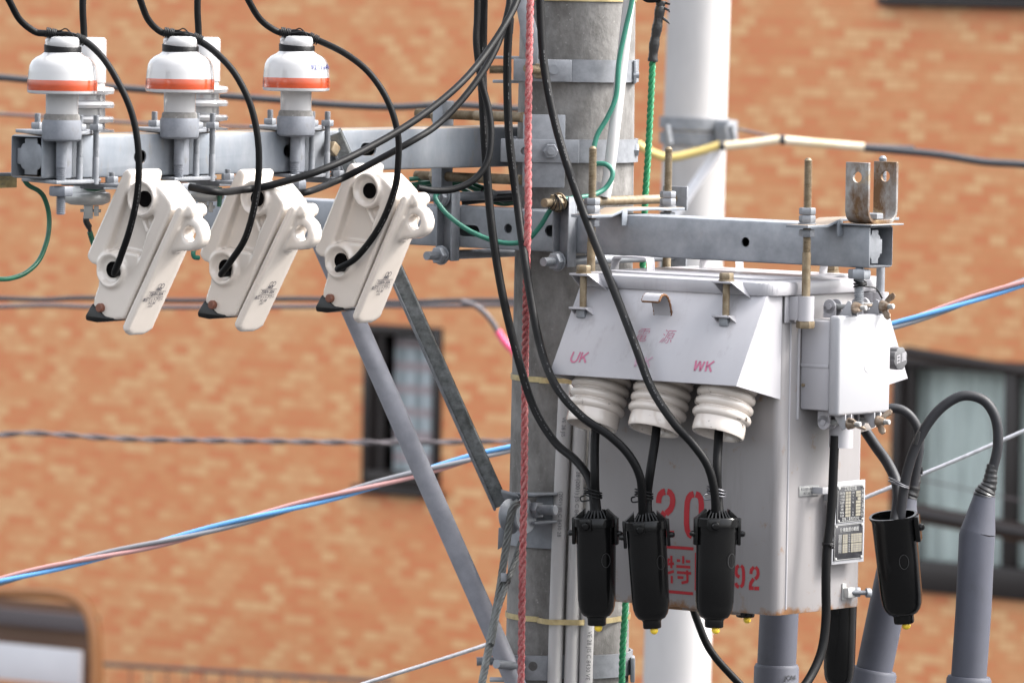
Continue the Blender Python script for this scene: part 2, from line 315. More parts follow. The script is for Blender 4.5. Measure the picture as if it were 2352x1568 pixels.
    def ball(s, c, r, m=0, n=14, sz=1.0, ax=ZV):
        pr = [(r * math.sin(math.pi*i/n), -r*sz*math.cos(math.pi*i/n)) for i in range(n+1)]
        pr[0] = (0, -r*sz); pr[-1] = (0, r*sz); return s.lathe(pr, c, ax, n*2, m)
    def torus(s, c, ax, R_, r, n=28, k=8, m=0, sx=1.0, tilt=None):
        e1, e2, ax = frame_of(ax); p = []
        pth = [c + e1 * (math.cos(2*math.pi*i/n)*R_*sx) + e2*(math.sin(2*math.pi*i/n)*R_) for i in range(n)]
        vs = []; fs = []
        for i in range(n):
            rad = (pth[i]-c).normalized()
            for j in range(k):
                a = 2*math.pi*j/k; vs.append(pth[i] + rad*(math.cos(a)*r) + ax*(math.sin(a)*r))
        for i in range(n):
            for j in range(k): fs.append([i*k+j, ((i+1) % n)*k+j, ((i+1) % n)*k+(j+1) % k, i*k+(j+1) % k])
        return s.add(vs, fs, m)
    def ribbon(s, p, wd, nrm, m=0, closed=False):
        """flat stroke of ink lying on a surface"""
        vs = []; fs = []; n = len(p)
        for i in range(n):
            a = p[i-1] if (i > 0 or closed) else p[i]; b = p[(i+1) % n] if (i < n-1 or closed) else p[i]
            d = (b - a).normalized(); q = d.cross(nrm).normalized() * (wd / 2); vs += [p[i] + q, p[i] - q]
        for i in range(n if closed else n - 1):
            j = (i+1) % n; fs.append([2*i, 2*i+1, 2*j+1, 2*j])
        return s.add(vs, fs, m)
    def build(s, name, mats, parent=None, ang=38, origin=None):
        if not isinstance(mats, (list, tuple)): mats = [mats]
        if origin is None: origin = parent_origin(parent) if parent else Vector((sum((v.x for v in s.v))/len(s.v), sum((v.y for v in s.v))/len(s.v), min(v.z for v in s.v)))
        me = bpy.data.meshes.new(name); me.from_pydata([v - origin for v in s.v], [], s.f)
        b = bmesh.new(); b.from_mesh(me); bmesh.ops.recalc_face_normals(b, faces=b.faces[:]); b.to_mesh(me); b.free()
        for k in mats: me.materials.append(M[k] if isinstance(k, str) else k)
        if len(me.polygons) == len(s.m): me.polygons.foreach_set('material_index', s.m)
        me.polygons.foreach_set('use_smooth', [True] * len(me.polygons)); me.set_sharp_from_angle(angle=R(ang)); me.update()
        o = bpy.data.objects.new(name, me); COL.objects.link(o)
        if parent: o.parent = parent; ORG[o.name] = origin
        else: o.location = origin; ORG[o.name] = origin
        return o
ORG = {}
def parent_origin(p): return ORG[p.name]
def tmpobj(mb):
    me = bpy.data.meshes.new('tmp'); me.from_pydata(mb.v, [], mb.f); b = bmesh.new(); b.from_mesh(me)
    bmesh.ops.recalc_face_normals(b, faces=b.faces[:]); b.to_mesh(me); b.free()
    o = bpy.data.objects.new('tmp', me); COL.objects.link(o); return o
def evaluated(o):
    bpy.context.view_layer.update(); dg = bpy.context.evaluated_depsgraph_get()
    return bpy.data.meshes.new_from_object(o.evaluated_get(dg))
def cut(mb, *cutters):
    o = tmpobj(mb); cs = []
    for c in cutters:
        k = tmpobj(c); cs.append(k); md = o.modifiers.new('b', 'BOOLEAN'); md.operation = 'DIFFERENCE'; md.object = k; md.solver = 'EXACT'
    me = evaluated(o); out = MB().mesh(me)
    for q in cs + [o]: bpy.data.objects.remove(q)
    return out
def fuse(mb, vox=0.003, it=5, f=0.5):
    """melt overlapping solids into one glazed-looking surface"""
    o = tmpobj(mb); md = o.modifiers.new('r', 'REMESH'); md.mode = 'VOXEL'; md.voxel_size = vox
    sm = o.modifiers.new('s', 'SMOOTH'); sm.iterations = it; sm.factor = f
    me = evaluated(o); out = MB().mesh(me); bpy.data.objects.remove(o); return out
def tag(o, label, cat, group=None, kind=None):
    if label: o['label'] = label
    if cat: o['category'] = cat
    if group: o['group'] = group
    if kind: o['kind'] = kind
    return o
def thing(name, label, cat, loc, group=None):
    o = bpy.data.objects.new(name, None); COL.objects.link(o); o.empty_display_size = 0.05
    o.location = loc; ORG[o.name] = Vector(loc); return tag(o, label, cat, group)
def dup(root, loc, label, rot=None, group=None):
    def rec(o, par):
        c = o.copy(); COL.objects.link(c)
        if par: c.parent = par
        ORG[c.name] = Vector(loc)
        for ch in list(o.children): rec(ch, c)
        return c
    r = rec(root, None); r.location = loc; r['label'] = label
    if rot is not None: r.rotation_euler = rot.to_euler()
    if group: r['group'] = group
    return r
def text(body, size, o, ex, ey, mats, name, parent, shear=0.0, bold=0.0, align='CENTER', sx=1.0):
    c = bpy.data.curves.new('txt', 'FONT'); c.body = body; c.size = size; c.align_x = align; c.align_y = 'CENTER'; c.shear = shear; c.offset = bold * size
    c.resolution_u = 3
    k = bpy.data.objects.new('txt', c); COL.objects.link(k); me = evaluated(k); bpy.data.objects.remove(k); bpy.data.curves.remove(c)
    mb = MB(); mb.add([o + ex * (v.co.x * sx) + ey * v.co.y for v in me.vertices], [list(p.vertices) for p in me.polygons])
    if name is None: return mb
    return mb.build(name, mats, parent)
def helix_set(path, r_strand, r_helix, pitch, n, phase=0.0, sides=6, step=10):
    """strands twisted along a path: one list of points for each strand"""
    P = []; acc = [0.0]
    for i in range(1, len(path)): acc.append(acc[-1] + (path[i]-path[i-1]).length)
    tot = acc[-1]; k = max(8, int(tot / pitch * step)); out = [[] for _ in range(n)]; j = 0
    e1 = None
    for i in range(k + 1):
        dd = tot * i / k
        while j < len(acc) - 2 and acc[j+1] < dd: j += 1
        x = (dd - acc[j]) / max(acc[j+1]-acc[j], 1e-9); p = path[j].lerp(path[j+1], x); tg = (path[j+1]-path[j]).normalized()
        if e1 is None: e1, e2, _ = frame_of(tg)
        e1 = (e1 - tg*e1.dot(tg)).normalized(); e2 = tg.cross(e1)
        for q in range(n):
            a = phase + 2*math.pi*(dd/pitch + q/n); out[q].append(p + e1*(math.cos(a)*r_helix) + e2*(math.sin(a)*r_helix))
    return out
LASTP = {}
def cable(name, label, cat, path, r, m='rubber', group=None, n=12):
    o = tag(MB().tube(path, r, n).build(name, m), label, cat, group); LASTP[o.name] = path; return o

def cable_print(o, path, r, f0, f1, side=0.25):
    """worn white printing along a cable, on the side that faces the street"""
    if (path[1]-path[0]).length > .9: path = path[1:]
    acc = [0.0]
    for i in range(1, len(path)): acc.append(acc[-1] + (path[i]-path[i-1]).length)
    tot = acc[-1]; mb = MB(); d = tot*f0; rnd = random.Random(len(path)); j = 0
    def at(x):
        k = 0
        while k < len(acc) - 2 and acc[k+1] < x: k += 1
        t_ = (x - acc[k])/max(acc[k+1]-acc[k], 1e-9); return path[k].lerp(path[k+1], t_), (path[k+1]-path[k]).normalized()
    while d < tot*f1:
        ln = rnd.uniform(.0025, .006); (p, tg), (p2, tg2) = at(d), at(d + ln)
        n = Vector((side, -1, .1)); n = (n - tg*n.dot(tg)).normalized()
        if rnd.random() < .8: mb.ribbon([p + n*(r + .0003), p2 + n*(r + .0003)], rnd.uniform(.0010, .0019), n)
        d += ln + rnd.uniform(.0015, .0035); j += 1
        if j % 14 == 13: d += .03
    return mb.build('printed_marks', 'print', o)
# ================================================================== SETTING
g = MB(); g.box(L(0, 0, -0.05), (600, 600, 0.1)); tag(g.build('ground', 'asphalt'), None, None, kind='structure')

# ---- brick building, its front parallel to the lower arm
TW = 18.29
bb = thing('brick_building', 'apartment building clad in mottled orange and tan brick tiles behind the poles', 'building', L(-14, TW, 0))
wl = MB().rng(-27.0, -1.0, TW, TW + 0.35, 0, 15.5)
def wopen(u0, v0, u1, v1):
    a = W(u0, v0, t=TW); b = W(u1, v1, t=TW); return st(a)[0], st(b)[0], b.z, a.z
wins = [wopen(838, 742, 1012, 1124), wopen(2052, 815, 2520, 1392)]
a_ = W(2040, 2, t=TW); wins.append((st(a_)[0], st(a_)[0] + 1.7, a_.z + 0.02, a_.z + 1.3))
for s0, s1, z0, z1 in wins: pass
wl = cut(wl, *[MB().rng(s0, s1, TW - 0.1, TW + 0.2, z0, z1) for s0, s1, z0, z1 in wins])
wl.build('wall', 'brick', bb)
MB().rng(-27.1, -0.9, TW - 0.05, TW + 0.4, 15.5, 15.75, 0.02).build('parapet', 'far_concrete', bb)
for i, (s0, s1, z0, z1) in enumerate(wins):
    f = MB(); fw = 0.055; ft0, ft1 = TW - 0.015, TW + 0.06
    f.rng(s0 + .002, s0 + fw, ft0, ft1, z0 + .002, z1 - .002, 0.004); f.rng(s1 - fw, s1 - .002, ft0, ft1, z0 + .002, z1 - .002, 0.004)
    f.rng(s0 + fw, s1 - fw, ft0, ft1, z1 - fw, z1 - .002, 0.004); f.rng(s0 + fw, s1 - fw, ft0 - 0.03, ft1, z0 + .002, z0 + fw + (0.1 if i else 0.02), 0.004)
    if i: f.rng(s0 + 0.66, s0 + 0.74, TW + 0.012, TW + 0.055, z0 + fw, z1 - fw, 0.004); f.rng(s0 + fw, s0 + 0.12, TW + 0.02, TW + 0.05, z0 + fw, z1 - fw)
    else: f.rng(s0 + fw, s0 + fw + 0.06, TW + 0.02, TW + 0.05, z0 + fw, z1 - fw)
    wf = f.build('window', 'frame', bb)
    p = MB().rng(s0 + fw, s1 - fw, TW + 0.066, TW + 0.07, z0 + fw, z1 - fw); p.build('pane', 'glass', wf)
    c = MB(); n = 40; hh = z1 - z0
    vs = []; x0 = s0 + (0.11 if i == 0 else 0.07)
    for k in range(n + 1):
        s_ = x0 + (s1 - x0 - 0.03) * k / n; d_ = 0.012 * math.sin(k * 1.9) + 0.008 * math.sin(k * 0.7)
        vs += [L(s_, TW + 0.12 + d_, z0 + 0.02), L(s_, TW + 0.12 + d_, z1 - 0.02)]
    c.add(vs, [[2*k, 2*k+2, 2*k+3, 2*k+1] for k in range(n)]); c.build('curtain', 'check_cloth' if i == 0 else 'cloth', wf)
    MB().rng(s0 + .004, s1 - .004, TW + 0.185, TW + 0.198, z0 + .004, z1 - .004).build('recess_shade', 'hole', wf)  # black sheet added as the shade behind the curtain
    if i != 1: MB().rng(s0 - 0.03, s1 + 0.03, TW - 0.06, TW - 0.002, z0 - 0.045, z0 - 0.002, 0.006).build('sill', 'frame', wf)

# ---- dark bars in front of the big window
def bar(name, label, cat, a, b, r, m, **k): return cable(name, label, cat, [W(*a, **k), W(*b, **k)], r, m)
bar('awning_rail', 'dark sloping bar across the top of the large window at right', 'rail', (2078, 806), (2420, 864), 0.026, 'frame', t=TW - 0.5)
bar('window_rail', 'thick dark bar crossing the middle of the large window at right', 'rail', (2100, 1176), (2420, 1236), 0.046, 'frame', t=TW - 0.5)
bar('clear_cord', 'thin pale cord crossing the large window below the silver wire', 'cord', (2090, 1095), (2420, 1165), 0.0035, 'far_grey', t=TW - 3)

# ---- rounded ochre shelter at lower left
sh = thing('shelter', 'ochre rounded shelter frame around a pale panel in front of the brick wall', 'shelter', W(100, 1560, t=TW - 2))
TS = TW - 2
fr = MB(); P_ = smooth([W(*q, t=TS) for q in [(-120, 1352), (0, 1357), (130, 1362), (190, 1385), (215, 1440), (222, 1520), (224, 1620)]], 8)
fr.tube(P_, 0.034, 12); fr.build('frame', 'ochre', sh)
a = W(-120, 1462, t=TS + 0.12); b = W(188, 1640, t=TS + 0.12)
MB().rng(st(a)[0], st(b)[0], TS + 0.1, TS + 0.13, b.z, a.z, 0.008).build('panel', 'panel', sh)
a = W(-120, 1385, t=TS + 0.1); b = W(200, 1447, t=TS + 0.1)
MB().rng(st(a)[0], st(b)[0] , TS + 0.14, TS + 0.2, b.z - .02, a.z, 0.01).build('beam', 'far_grey', sh)
MB().rng(st(W(-120, 1400, t=TS+.25))[0], st(W(205, 1400, t=TS+.25))[0], TS + .25, TS + .27, W(0, 1640, t=TS+.25).z, W(0, 1372, t=TS+.25).z, .01).build('shade_panel', 'shelter_shade', sh)  # dark brown sheet added to stand for the shade inside the shelter
a = W(-120, 1545, t=TS - 0.08); b = W(178, 1660, t=TS - 0.08)
MB().rng(st(a)[0], st(b)[0], TS - 0.12, TS - 0.05, b.z, a.z, 0.03).build('bench_back', 'ochre', sh)

# ---- railing at the foot of the wall
rl = thing('railing', 'thin brown railing below the brick wall at lower left', 'railing', W(540, 1568, t=TW - 1))
MB().tube([W(238, 1524, t=TW-1), W(900, 1566, t=TW-1)], 0.011, 10).build('handrail', 'far_grey', rl)
for k in range(12):
    u = 300 + k * 42; v = 1524 + (u - 238) * 0.0634; p = W(u, v, t=TW - 1); MB().tube([p - ZV * 0.6, p - ZV * 0.01], 0.0035, 8).build('baluster', 'far_grey', rl)

# ---- pale far pole with clamp and wire covers
YP = 7.6
pa = W(1596, 295, y=YP); pb = W(1556, 1500, y=YP); dirp = (pa - pb).normalized()
fp = thing('far_pole', 'pale concrete pole standing out of focus between the near pole and the brick wall', 'pole', pb + dirp * ((0 - pb.z) / dirp.z))
bs = pb + dirp * (-pb.z / dirp.z); tp = pb + dirp * ((11.5 - pb.z) / dirp.z)
MB().tube([bs.lerp(tp, k / 12) for k in range(13)], [0.128 - 0.048 * k / 12 for k in range(13)], 40).build('shaft', 'far_concrete', fp)
cl = MB(); kk = 20.5 / 16000
for v0 in (283, 318): cl.lathe([(0.104, -0.017), (0.104, 0.017)], W(1595, v0, y=YP), dirp, 36)
for u in (1530, 1665, 1680): cl.rod(W(u, 288, y=YP - 0.13), W(u + 8, 330, y=YP - 0.13), 0.011)
cl.box(W(1668, 300, y=YP - .1), (0.05, 0.05, 0.06), bev=.005); cl.build('clamp', 'galv', fp)
MB().rod(W(1650, 345, y=YP - 0.16), W(1545, 500, y=YP - 0.16), 0.0155).build('brace', 'panel', fp)
yc = thing('sleeved_cable', 'black cable with yellow and cream wire covers leaving the pale far pole', 'cable', W(1650, 345, y=YP - 0.2))
cp = [W(*q, y=YP - 0.2) for q in [(1462, 330), (1500, 352), (1540, 362), (1600, 350), (1655, 333)]]
MB().tube(smooth(cp, 6), 0.0125, 10).build('wire_cover', 'far_yellow', yc)
MB().tube(smooth([W(*q, y=YP - 0.2) for q in [(1662, 336), (1720, 330), (1793, 320)]], 6), 0.0125, 10).build('wire_cover', 'far_cream', yc)
MB().tube(smooth([W(*q, y=YP - 0.2) for q in [(1802, 322), (1890, 330), (1985, 338)]], 6), 0.0125, 10).build('wire_cover', 'far_cream', yc)
MB().tube(smooth([W(*q, y=YP - 0.2) for q in [(1985, 340), (2060, 346), (2160, 356), (2260, 372), (2352, 378), (2460, 392)]], 6), 0.0115, 10).build('sheath', 'far_cable', yc)
for u, v in ((1658, 335), (1797, 321)): MB().tube([W(u - 6, v, y=YP - .2), W(u + 6, v, y=YP - .2)], 0.0145, 10).build('tie', 'far_cable', yc)
cable('slack_wire', 'thin grey wire sagging just above the yellow and cream wire covers', 'wire', smooth([W(*q, y=YP + .1) for q in [(1640, 285), (1720, 302), (1800, 318), (1960, 332), (2100, 338)]], 6), 0.004, 'far_grey')

# ---- out of focus cables against the wall
def far(name, label, q, r, m, y): return cable(name, label, 'cable', smooth([W(*k, y=y) for k in q], 6), r, m)
far('distant_cable', 'dark distant cable passing just behind the white bell insulators', [(-80, 172), (0, 178), (130, 190), (300, 204), (520, 221), (640, 230), (760, 240), (900, 246), (1040, 241), (1180, 250), (1330, 254)], 0.0095, 'far_cable', 6.0)
far('distant_cable', 'faint distant wire level with the top of the upper arm', [(-80, 258), (0, 262), (160, 272), (330, 284), (560, 292), (800, 300), (1180, 300)], 0.005, 'far_grey', 7.5)
far('distant_cable', 'upper of two distant cables running behind the lower ends of the cutouts', [(-80, 684), (0, 685), (100, 688), (200, 684), (420, 690), (700, 686), (900, 694), (1050, 690), (1200, 690)], 0.007, 'far_cable', 7.5)
far('distant_cable', 'lower of two distant cables running behind the lower ends of the cutouts', [(-80, 704), (0, 704), (110, 701), (220, 705), (420, 706), (700, 704), (900, 703), (1040, 702), (1200, 700)], 0.0065, 'far_grey', 7.6)
bq = thing('branch_cable', 'drooping branch cable ending in a bright pink sleeve left of the pole', 'cable', W(1120, 720, y=7.4))
MB().tube(smooth([W(*k, y=7.4) for k in [(1060, 692), (1095, 704), (1125, 732), (1148, 768)]], 6), 0.0085, 10).build('sheath', 'far_grey', bq)
MB().tube(smooth([W(*k, y=7.4) for k in [(1143, 760), (1158, 783), (1180, 806), (1210, 830)]], 6), [0.0105]*13+[0.016]*6, 12).build('sleeve', 'hot_pink', bq)
tw = thing('twisted_far_cable', 'twisted brown and grey distant cable crossing the small window at left', 'cable', W(600, 1010, y=7.0))
for q, mm in zip(helix_set(smooth([W(*k, y=7.0) for k in [(-80, 1000), (0, 998), (60, 994), (130, 997), (300, 1008), (560, 1012), (900, 1016), (1200, 1012), (1330, 1010)]], 6), (.004), .0042, 0.17, 2, step=8), ('far_grey', 'far_grey')):
    MB().tube(q, 0.0045, 8).build('strand', mm, tw)

# ================================================================== NEAR POLE
RP = lambda z: 0.1145 - (z - 7.65) / 155.0
up = thing('utility_pole', 'weathered grey concrete pole carrying the steel arms and transformer', 'pole', (0, 0, 0))
zs = [0, 2, 4, 6, 7, 7.5, 8, 8.5, 9, 9.5, 10, 11, 12]
MB().lathe([(RP(z), z) for z in zs], Vector((0, 0, 0)), ZV, 64).build('shaft', 'concrete', up)
sm = MB(); p0 = W(1351, 200, y=-0.104)
def Pz(v, y=-0.11): return W(1312, v, y=y).z
def ring(mb, z, h, ex, th=0.004, a0=None, a1=None, n=64, m=0):
    """strap round the pole; angles from +x"""
    ri = RP(z) + ex; ro = ri + th
    if a0 is None: a0, a1 = 0, 2 * math.pi
    vs = []; fs = []; k = n + 1
    for i in range(k):
        a = a0 + (a1 - a0) * i / n
        for r_, z_ in ((ri, z - h/2), (ro, z - h/2), (ro, z + h/2), (ri, z + h/2)): vs.append(Vector((math.cos(a)*r_, math.sin(a)*r_, z_)))
    for i in range(n):
        for j in range(4): fs.append([4*i+j, 4*i+(j+1) % 4, 4*i+4+(j+1) % 4, 4*i+4+j])
    fs += [[0, 1, 2, 3], [4*n+3, 4*n+2, 4*n+1, 4*n]]
    mb.add(vs, fs, m); return mb
XV = Vector((1, 0, 0)); YV = Vector((0, 1, 0)); AX = (XV, YV, ZV)
CX = -0.112
def xat(u, v, y): return W(u, v, y=y).x

# upper band with channel lug
z = Pz(163); hb = 0.041
ub = thing('pole_band', 'grey steel pole band above both arms, with a channel lug and tan bolt', 'pole band', (0, 0, z), 'steel bands clamped round the near pole')
ring(MB(), z, hb, 0.003, 0.0045, R(-101), R(200)).build('strap', 'galv', ub)
f = MB(); x0, x1 = xat(1180, 165, -.125), xat(1313, 165, -.125)
f.box(Vector(((x0+x1)/2, -0.124, z)), (x1-x0, 0.005, hb), AX, 0.002); f.box(Vector((x0+.002, -0.105, z)), (0.005, 0.04, hb), AX, 0.001)
f.build('clamp_plate', 'galv', ub)
f = MB(); c0 = W(1162, 160, y=-.08)
f.box(c0 + ZV * .022, (0.048, 0.05, 0.005), AX, .001); f.box(c0 - ZV * .022, (0.048, 0.05, 0.005), AX, .001); f.box(c0 + XV * .018 , (0.005, 0.05, 0.044), AX, .001)
f.build('channel_lug', 'galv_dark', ub)
bt = MB().rod(W(1124, 160, y=-.09), W(1175, 160, y=-.09), 0.0085, 0.0025).build('bolt', 'rust_zinc', ub)
b1 = MB().rod(W(1210, 157, y=-.175), W(1245, 164, y=-.12), 0.008, 0.0025); b1.hexn(W(1240, 164, y=-.133), W(1245, 164, y=-.12) - W(1210, 157, y=-.175), 0.0155, 0.012); b1.build('bolt', 'rust_zinc', ub)
MB().lathe([(0.009, 0), (0.009, 0.003), (0.0, 0.003)], W(1272, 160, y=-.1265), -YV, 20).build('punched_disc', 'galv_dark', ub)
e = MB(); e.box(W(1458, 165, y=-.03), (0.006, 0.05, hb + .002), AX, .002); e.rod(W(1455, 173, y=-.05), W(1468, 173, y=-.05), .006); e.build('end_lug', 'galv_dark', ub)
# slanting flat brace above the band
tag(MB().prism([W(1172, -60, y=-.13), W(1200, -60, y=-.13), W(1238, 85, y=-.13), W(1235, 150, y=-.13), W(1215, 150, y=-.13), W(1198, 85, y=-.13)], YV * 0.006, 0.0015).build('flat_brace', 'galv'), 'grey flat steel brace slanting out of the frame above the top pole band', 'brace')

# middle band with mounting plate for the upper arm
z = Pz(347)
mb_ = thing('pole_band', 'grey steel pole band at the upper arm, with a flat bar and centre bolt', 'pole band', (0, 0, z), 'steel bands clamped round the near pole')
ring(MB(), z, 0.0425, 0.003, 0.0045, R(-96), R(200)).build('strap', 'galv', mb_)
f = MB(); x0, x1 = xat(1150, 347, -.134), xat(1330, 347, -.134)
bar_ = MB(); bar_.box(Vector(((x0+x1)/2, -0.1335, z)), (x1-x0, 0.006, 0.0425), AX, 0.0015)
holes = [MB().rod(W(1205, 347, y=-.16), W(1205, 347, y=-.1), 0.0075)]
cut(bar_, *holes).build('flat_bar', 'galv', mb_)
n_ = MB(); c = W(1265, 347, y=-.1365); n_.lathe([(0.0165, 0), (0.0165, .0025), (0, .0025)], c, -YV, 24); n_.hexn(c - YV * .0085, YV, 0.0145, 0.012); n_.rod(c, c - YV * .021, 0.0075, .002)
n_.build('bolt', 'galv', mb_)
n_ = MB(); n_.hexn(W(1461, 345, y=-.03), XV, .012, .01); n_.rod(W(1455, 345, y=-.03), W(1468, 345, y=-.03), .006, .002); n_.build('bolt', 'galv_dark', mb_)
tag(MB().box((W(1249, 347, y=-.1265)), (0.0775, 0.0065, 0.1335), AX, .0015).build('mounting_plate', 'galv'), 'flat grey steel plate held behind the middle pole band', 'plate')

# straps
def strap(v, h, m, label, dz=0.0): 
    o = MB(); ring(o, Pz(v), h, 0.0015, 0.0012); tag(o.build('banding_strap', m), label, 'strap', 'thin metal straps round the near pole'); return o
strap(-8, 0.018, 'brass', 'yellowish metal strap at the very top of the near pole')
def conduit_strap(v, label, uu):
    o = MB(); z0 = Pz(v); h = 0.010
    ring(o, z0, h, 0.0015, 0.0012, R(-20), R(242))
    pth = [Vector((math.cos(R(242))*(RP(z0)+.002), math.sin(R(242))*(RP(z0)+.002), z0))]
    for u, dy in uu: pth.append(Vector((xat(u, v, dy), dy, z0)))
    pth.append(Vector((math.cos(R(-20))*(RP(z0)+.002), math.sin(R(-20))*(RP(z0)+.002), z0)))
    P2 = smooth(pth, 5); vs = []; fs = []
    for p in P2: vs += [p + ZV*h/2, p - ZV*h/2, p - ZV*h/2 - YV*.0012, p + ZV*h/2 - YV*.0012]
    for i in range(len(P2)-1):
        for j in range(4): fs.append([4*i+j, 4*i+(j+1) % 4, 4*i+4+(j+1) % 4, 4*i+4+j])
    o.add(vs, fs); return tag(o.build('banding_strap', 'brass'), label, 'strap', 'thin metal straps round the near pole')
conduit_strap(874, 'tarnished metal strap round the pole level with the transformer bushings', [(1240, -.117), (1290, -.130), (1320, -.138), (1360, -.125), (1400, -.1)])
conduit_strap(1424, 'yellowish metal strap holding the grey conduits low on the pole', [(1235, -.115), (1262, -.147), (1300, -.147), (1335, -.147), (1362, -.12), (1395, -.105)])

# spool bracket for the guy wire
z = Pz(1170)
sb = thing('pole_band', 'grey pole band with a clevis bolt and wire spool, below the transformer mid height', 'pole band', (0, 0, z), 'steel bands clamped round the near pole')
o = MB(); ring(o, Pz(1232), 0.045, 0.003, 0.005, R(-10), R(260)); o.build('strap', 'galv_dark', sb)
f = MB(); 
for v_, th in ((1140, .005), (1204, .005)):
    q = [W(1228, v_, y=-.17), W(1280, v_ - 4, y=-.15), W(1280, v_ - 2, y=-.10), W(1190, v_ + 4, y=-.09), W(1172, v_ - 4, y=-.12)]
    f.prism(q, ZV * th, .001)
f.prism([W(1232, 1140, y=-.125), W(1276, 1136, y=-.125), W(1276, 1202, y=-.125), W(1232, 1208, y=-.125)], YV * .006, .001)
f.prism([W(1150, 1122, y=-.14), W(1186, 1132, y=-.15), W(1196, 1142, y=-.14), W(1162, 1150, y=-.13)], ZV * -.006, .001)
f.build('clevis', 'galv_dark', sb)
c = W(1188, 1185, y=-.165); axs = Vector((0.80, -0.58, 0.1)).normalized()
MB().lathe([(0.0, -.020), (0.031, -.020), (0.033, -.016), (0.022, -.008), (0.019, 0), (0.022, .008), (0.033, .016), (0.031, .020), (0, .020)], c, axs, 36).build('spool', 'galv_dark', sb)
b1 = MB(); a, b = W(1228, 1170, y=-.15), W(1276, 1171, y=-.18); b1.hexn(a.lerp(b, .12), b - a, .0165, .014); b1.rod(a, b, 0.0095, .0026); b1.build('bolt', 'galv', sb)
MB().prism([W(1145, 1212, y=-.10), W(1162, 1206, y=-.10), W(1160, 1252, y=-.10), W(1143, 1262, y=-.10)], YV * .004, .0008).build('end_plate', 'galv_dark', sb)
# guy strand with its tail
gw = thing('guy_wire', 'grey twisted steel guy strand looped over the spool on the pole', 'wire', W(1110, 1568, y=-.2))
loop = [W(*k) if False else W(k[0], k[1], y=k[2]) for k in [(1062, 1740, -.62), (1096, 1620, -.45), (1128, 1460, -.30), (1148, 1350, -.22), (1166, 1230, -.20), (1176, 1170, -.207), (1192, 1152, -.200)]]
for q in helix_set(smooth(loop, 8), .0028, .0046, 0.085, 6, step=12): MB().tube(q, .0029, 6).build('strand', 'guy', gw)
tail = [W(k[0], k[1], y=k[2]) for k in [(1196, 1246, -.14), (1182, 1290, -.18), (1160, 1350, -.235), (1142, 1405, -.275), (1128, 1480, -.325)]]
for q in helix_set(smooth(tail, 8), .0028, .0038, 0.085, 6, step=12): MB().tube(q, .0025, 6).build('strand', 'guy', gw)
MB().box(W(1157, 1325, y=-.232), (0.011, 0.011, 0.016), AX, .002).build('crimp', 'galv', gw)

# lowest band
z = Pz(1530)
lb = thing('pole_band', 'grey steel pole band at the bottom of the frame, with two bolts and a hole', 'pole band', (0, 0, z), 'steel bands clamped round the near pole')
ring(MB(), z, 0.043, 0.003, 0.0045, R(-108), R(200)).build('strap', 'galv', lb)
f = MB(); x0, x1 = xat(1165, 1535, -.125), xat(1276, 1535, -.125); f.box(Vector(((x0+x1)/2, -0.1255, z - .002)), (x1-x0, 0.005, 0.046), AX, 0.0015)
f = cut(f, MB().rod(W(1224, 1529, y=-.17), W(1224, 1529, y=-.1), .0085, n=20)); f.build('clamp_plate', 'galv', lb)
f = MB(); c0 = W(1150, 1530, y=-.09); f.box(c0 + ZV * .024, (0.04, 0.05, 0.004), AX, .001); f.box(c0 - ZV * .024, (0.04, 0.05, 0.004), AX, .001); f.box(c0 + XV * .02, (0.004, 0.05, 0.048), AX, .001); f.build('channel_lug', 'galv_dark', lb)
b1 = MB(); a, b = W(1095, 1518, y=-.12), W(1155, 1516, y=-.12); b1.rod(a, b, .009, .0026); b1.hexn(a.lerp(b, .8), b - a, .0155, .013); b1.build('bolt', 'galv_dark', lb)
b1 = MB(); a, b = W(1140, 1524, y=-.20), W(1195, 1530, y=-.135); b1.rod(a, b, .0085, .0026); b1.hexn(a.lerp(b, .86), b - a, .0165, .014); b1.build('bolt', 'galv_dark', lb)
e = MB(); e.box(W(1453, 1535, y=-.03), (0.008, 0.05, .046), AX, .002); e.build('end_lug', 'galv_dark', lb)

# conduits
def conduit(label, q, r, m='pvc', marks=None):
    o = tag(MB().tube(smooth([W(a, b, y=c) for a, b, c in q], 5), r, 20).build('conduit', m), label, 'conduit', 'plastic conduits on the near pole')
    return o
cw = conduit('white plastic conduit leaning against the right side of the upper pole', [(1452, -60, -.125), (1438, 60, -.125), (1428, 150, -.128), (1412, 290, -.150), (1398, 400, -.150), (1389, 452, -.15)], .0108, 'pvc_white')
c1 = conduit('leftmost grey conduit on the lower pole', [(1300, 880, -.125), (1292, 1060, -.128), (1284, 1240, -.13), (1278, 1420, -.132), (1273, 1600, -.132)], .0135)
c2 = conduit('middle grey conduit with printed lettering on the lower pole', [(1337, 905, -.128), (1329, 1060, -.130), (1322, 1240, -.132), (1316, 1420, -.132), (1310, 1600, -.132)], .0130)
c3 = conduit('rightmost grey conduit on the lower pole, behind the first black boot', [(1372, 930, -.128), (1364, 1100, -.128), (1356, 1280, -.128), (1349, 1420, -.130), (1344, 1600, -.130)], .0130)
c4 = conduit('short grey conduit end behind the tan rod and teal wire', [(1377, 418, -.125), (1368, 520, -.128), (1360, 600, -.128)], .0130)
def down(body, size, u, v, y, par, ink='dark_ink', lean=0.022):
    text(body, size, W(u, v, y=y), (-ZV + XV * -0.028), XV, ink, 'lettering', par)
down('VE 28 (2001) JIS C 8430', 0.011, 1326, 1130, -.1455, c2); down('VE 28 JIS', 0.010, 1294, 980, -.142, c1); down('(2001) JIS C 8430 28', 0.010, 1286, 1180, -.145, c1)
down('VE 28 JIS C 8430 VE', 0.011, 1352, 1505, -.1448, c3)

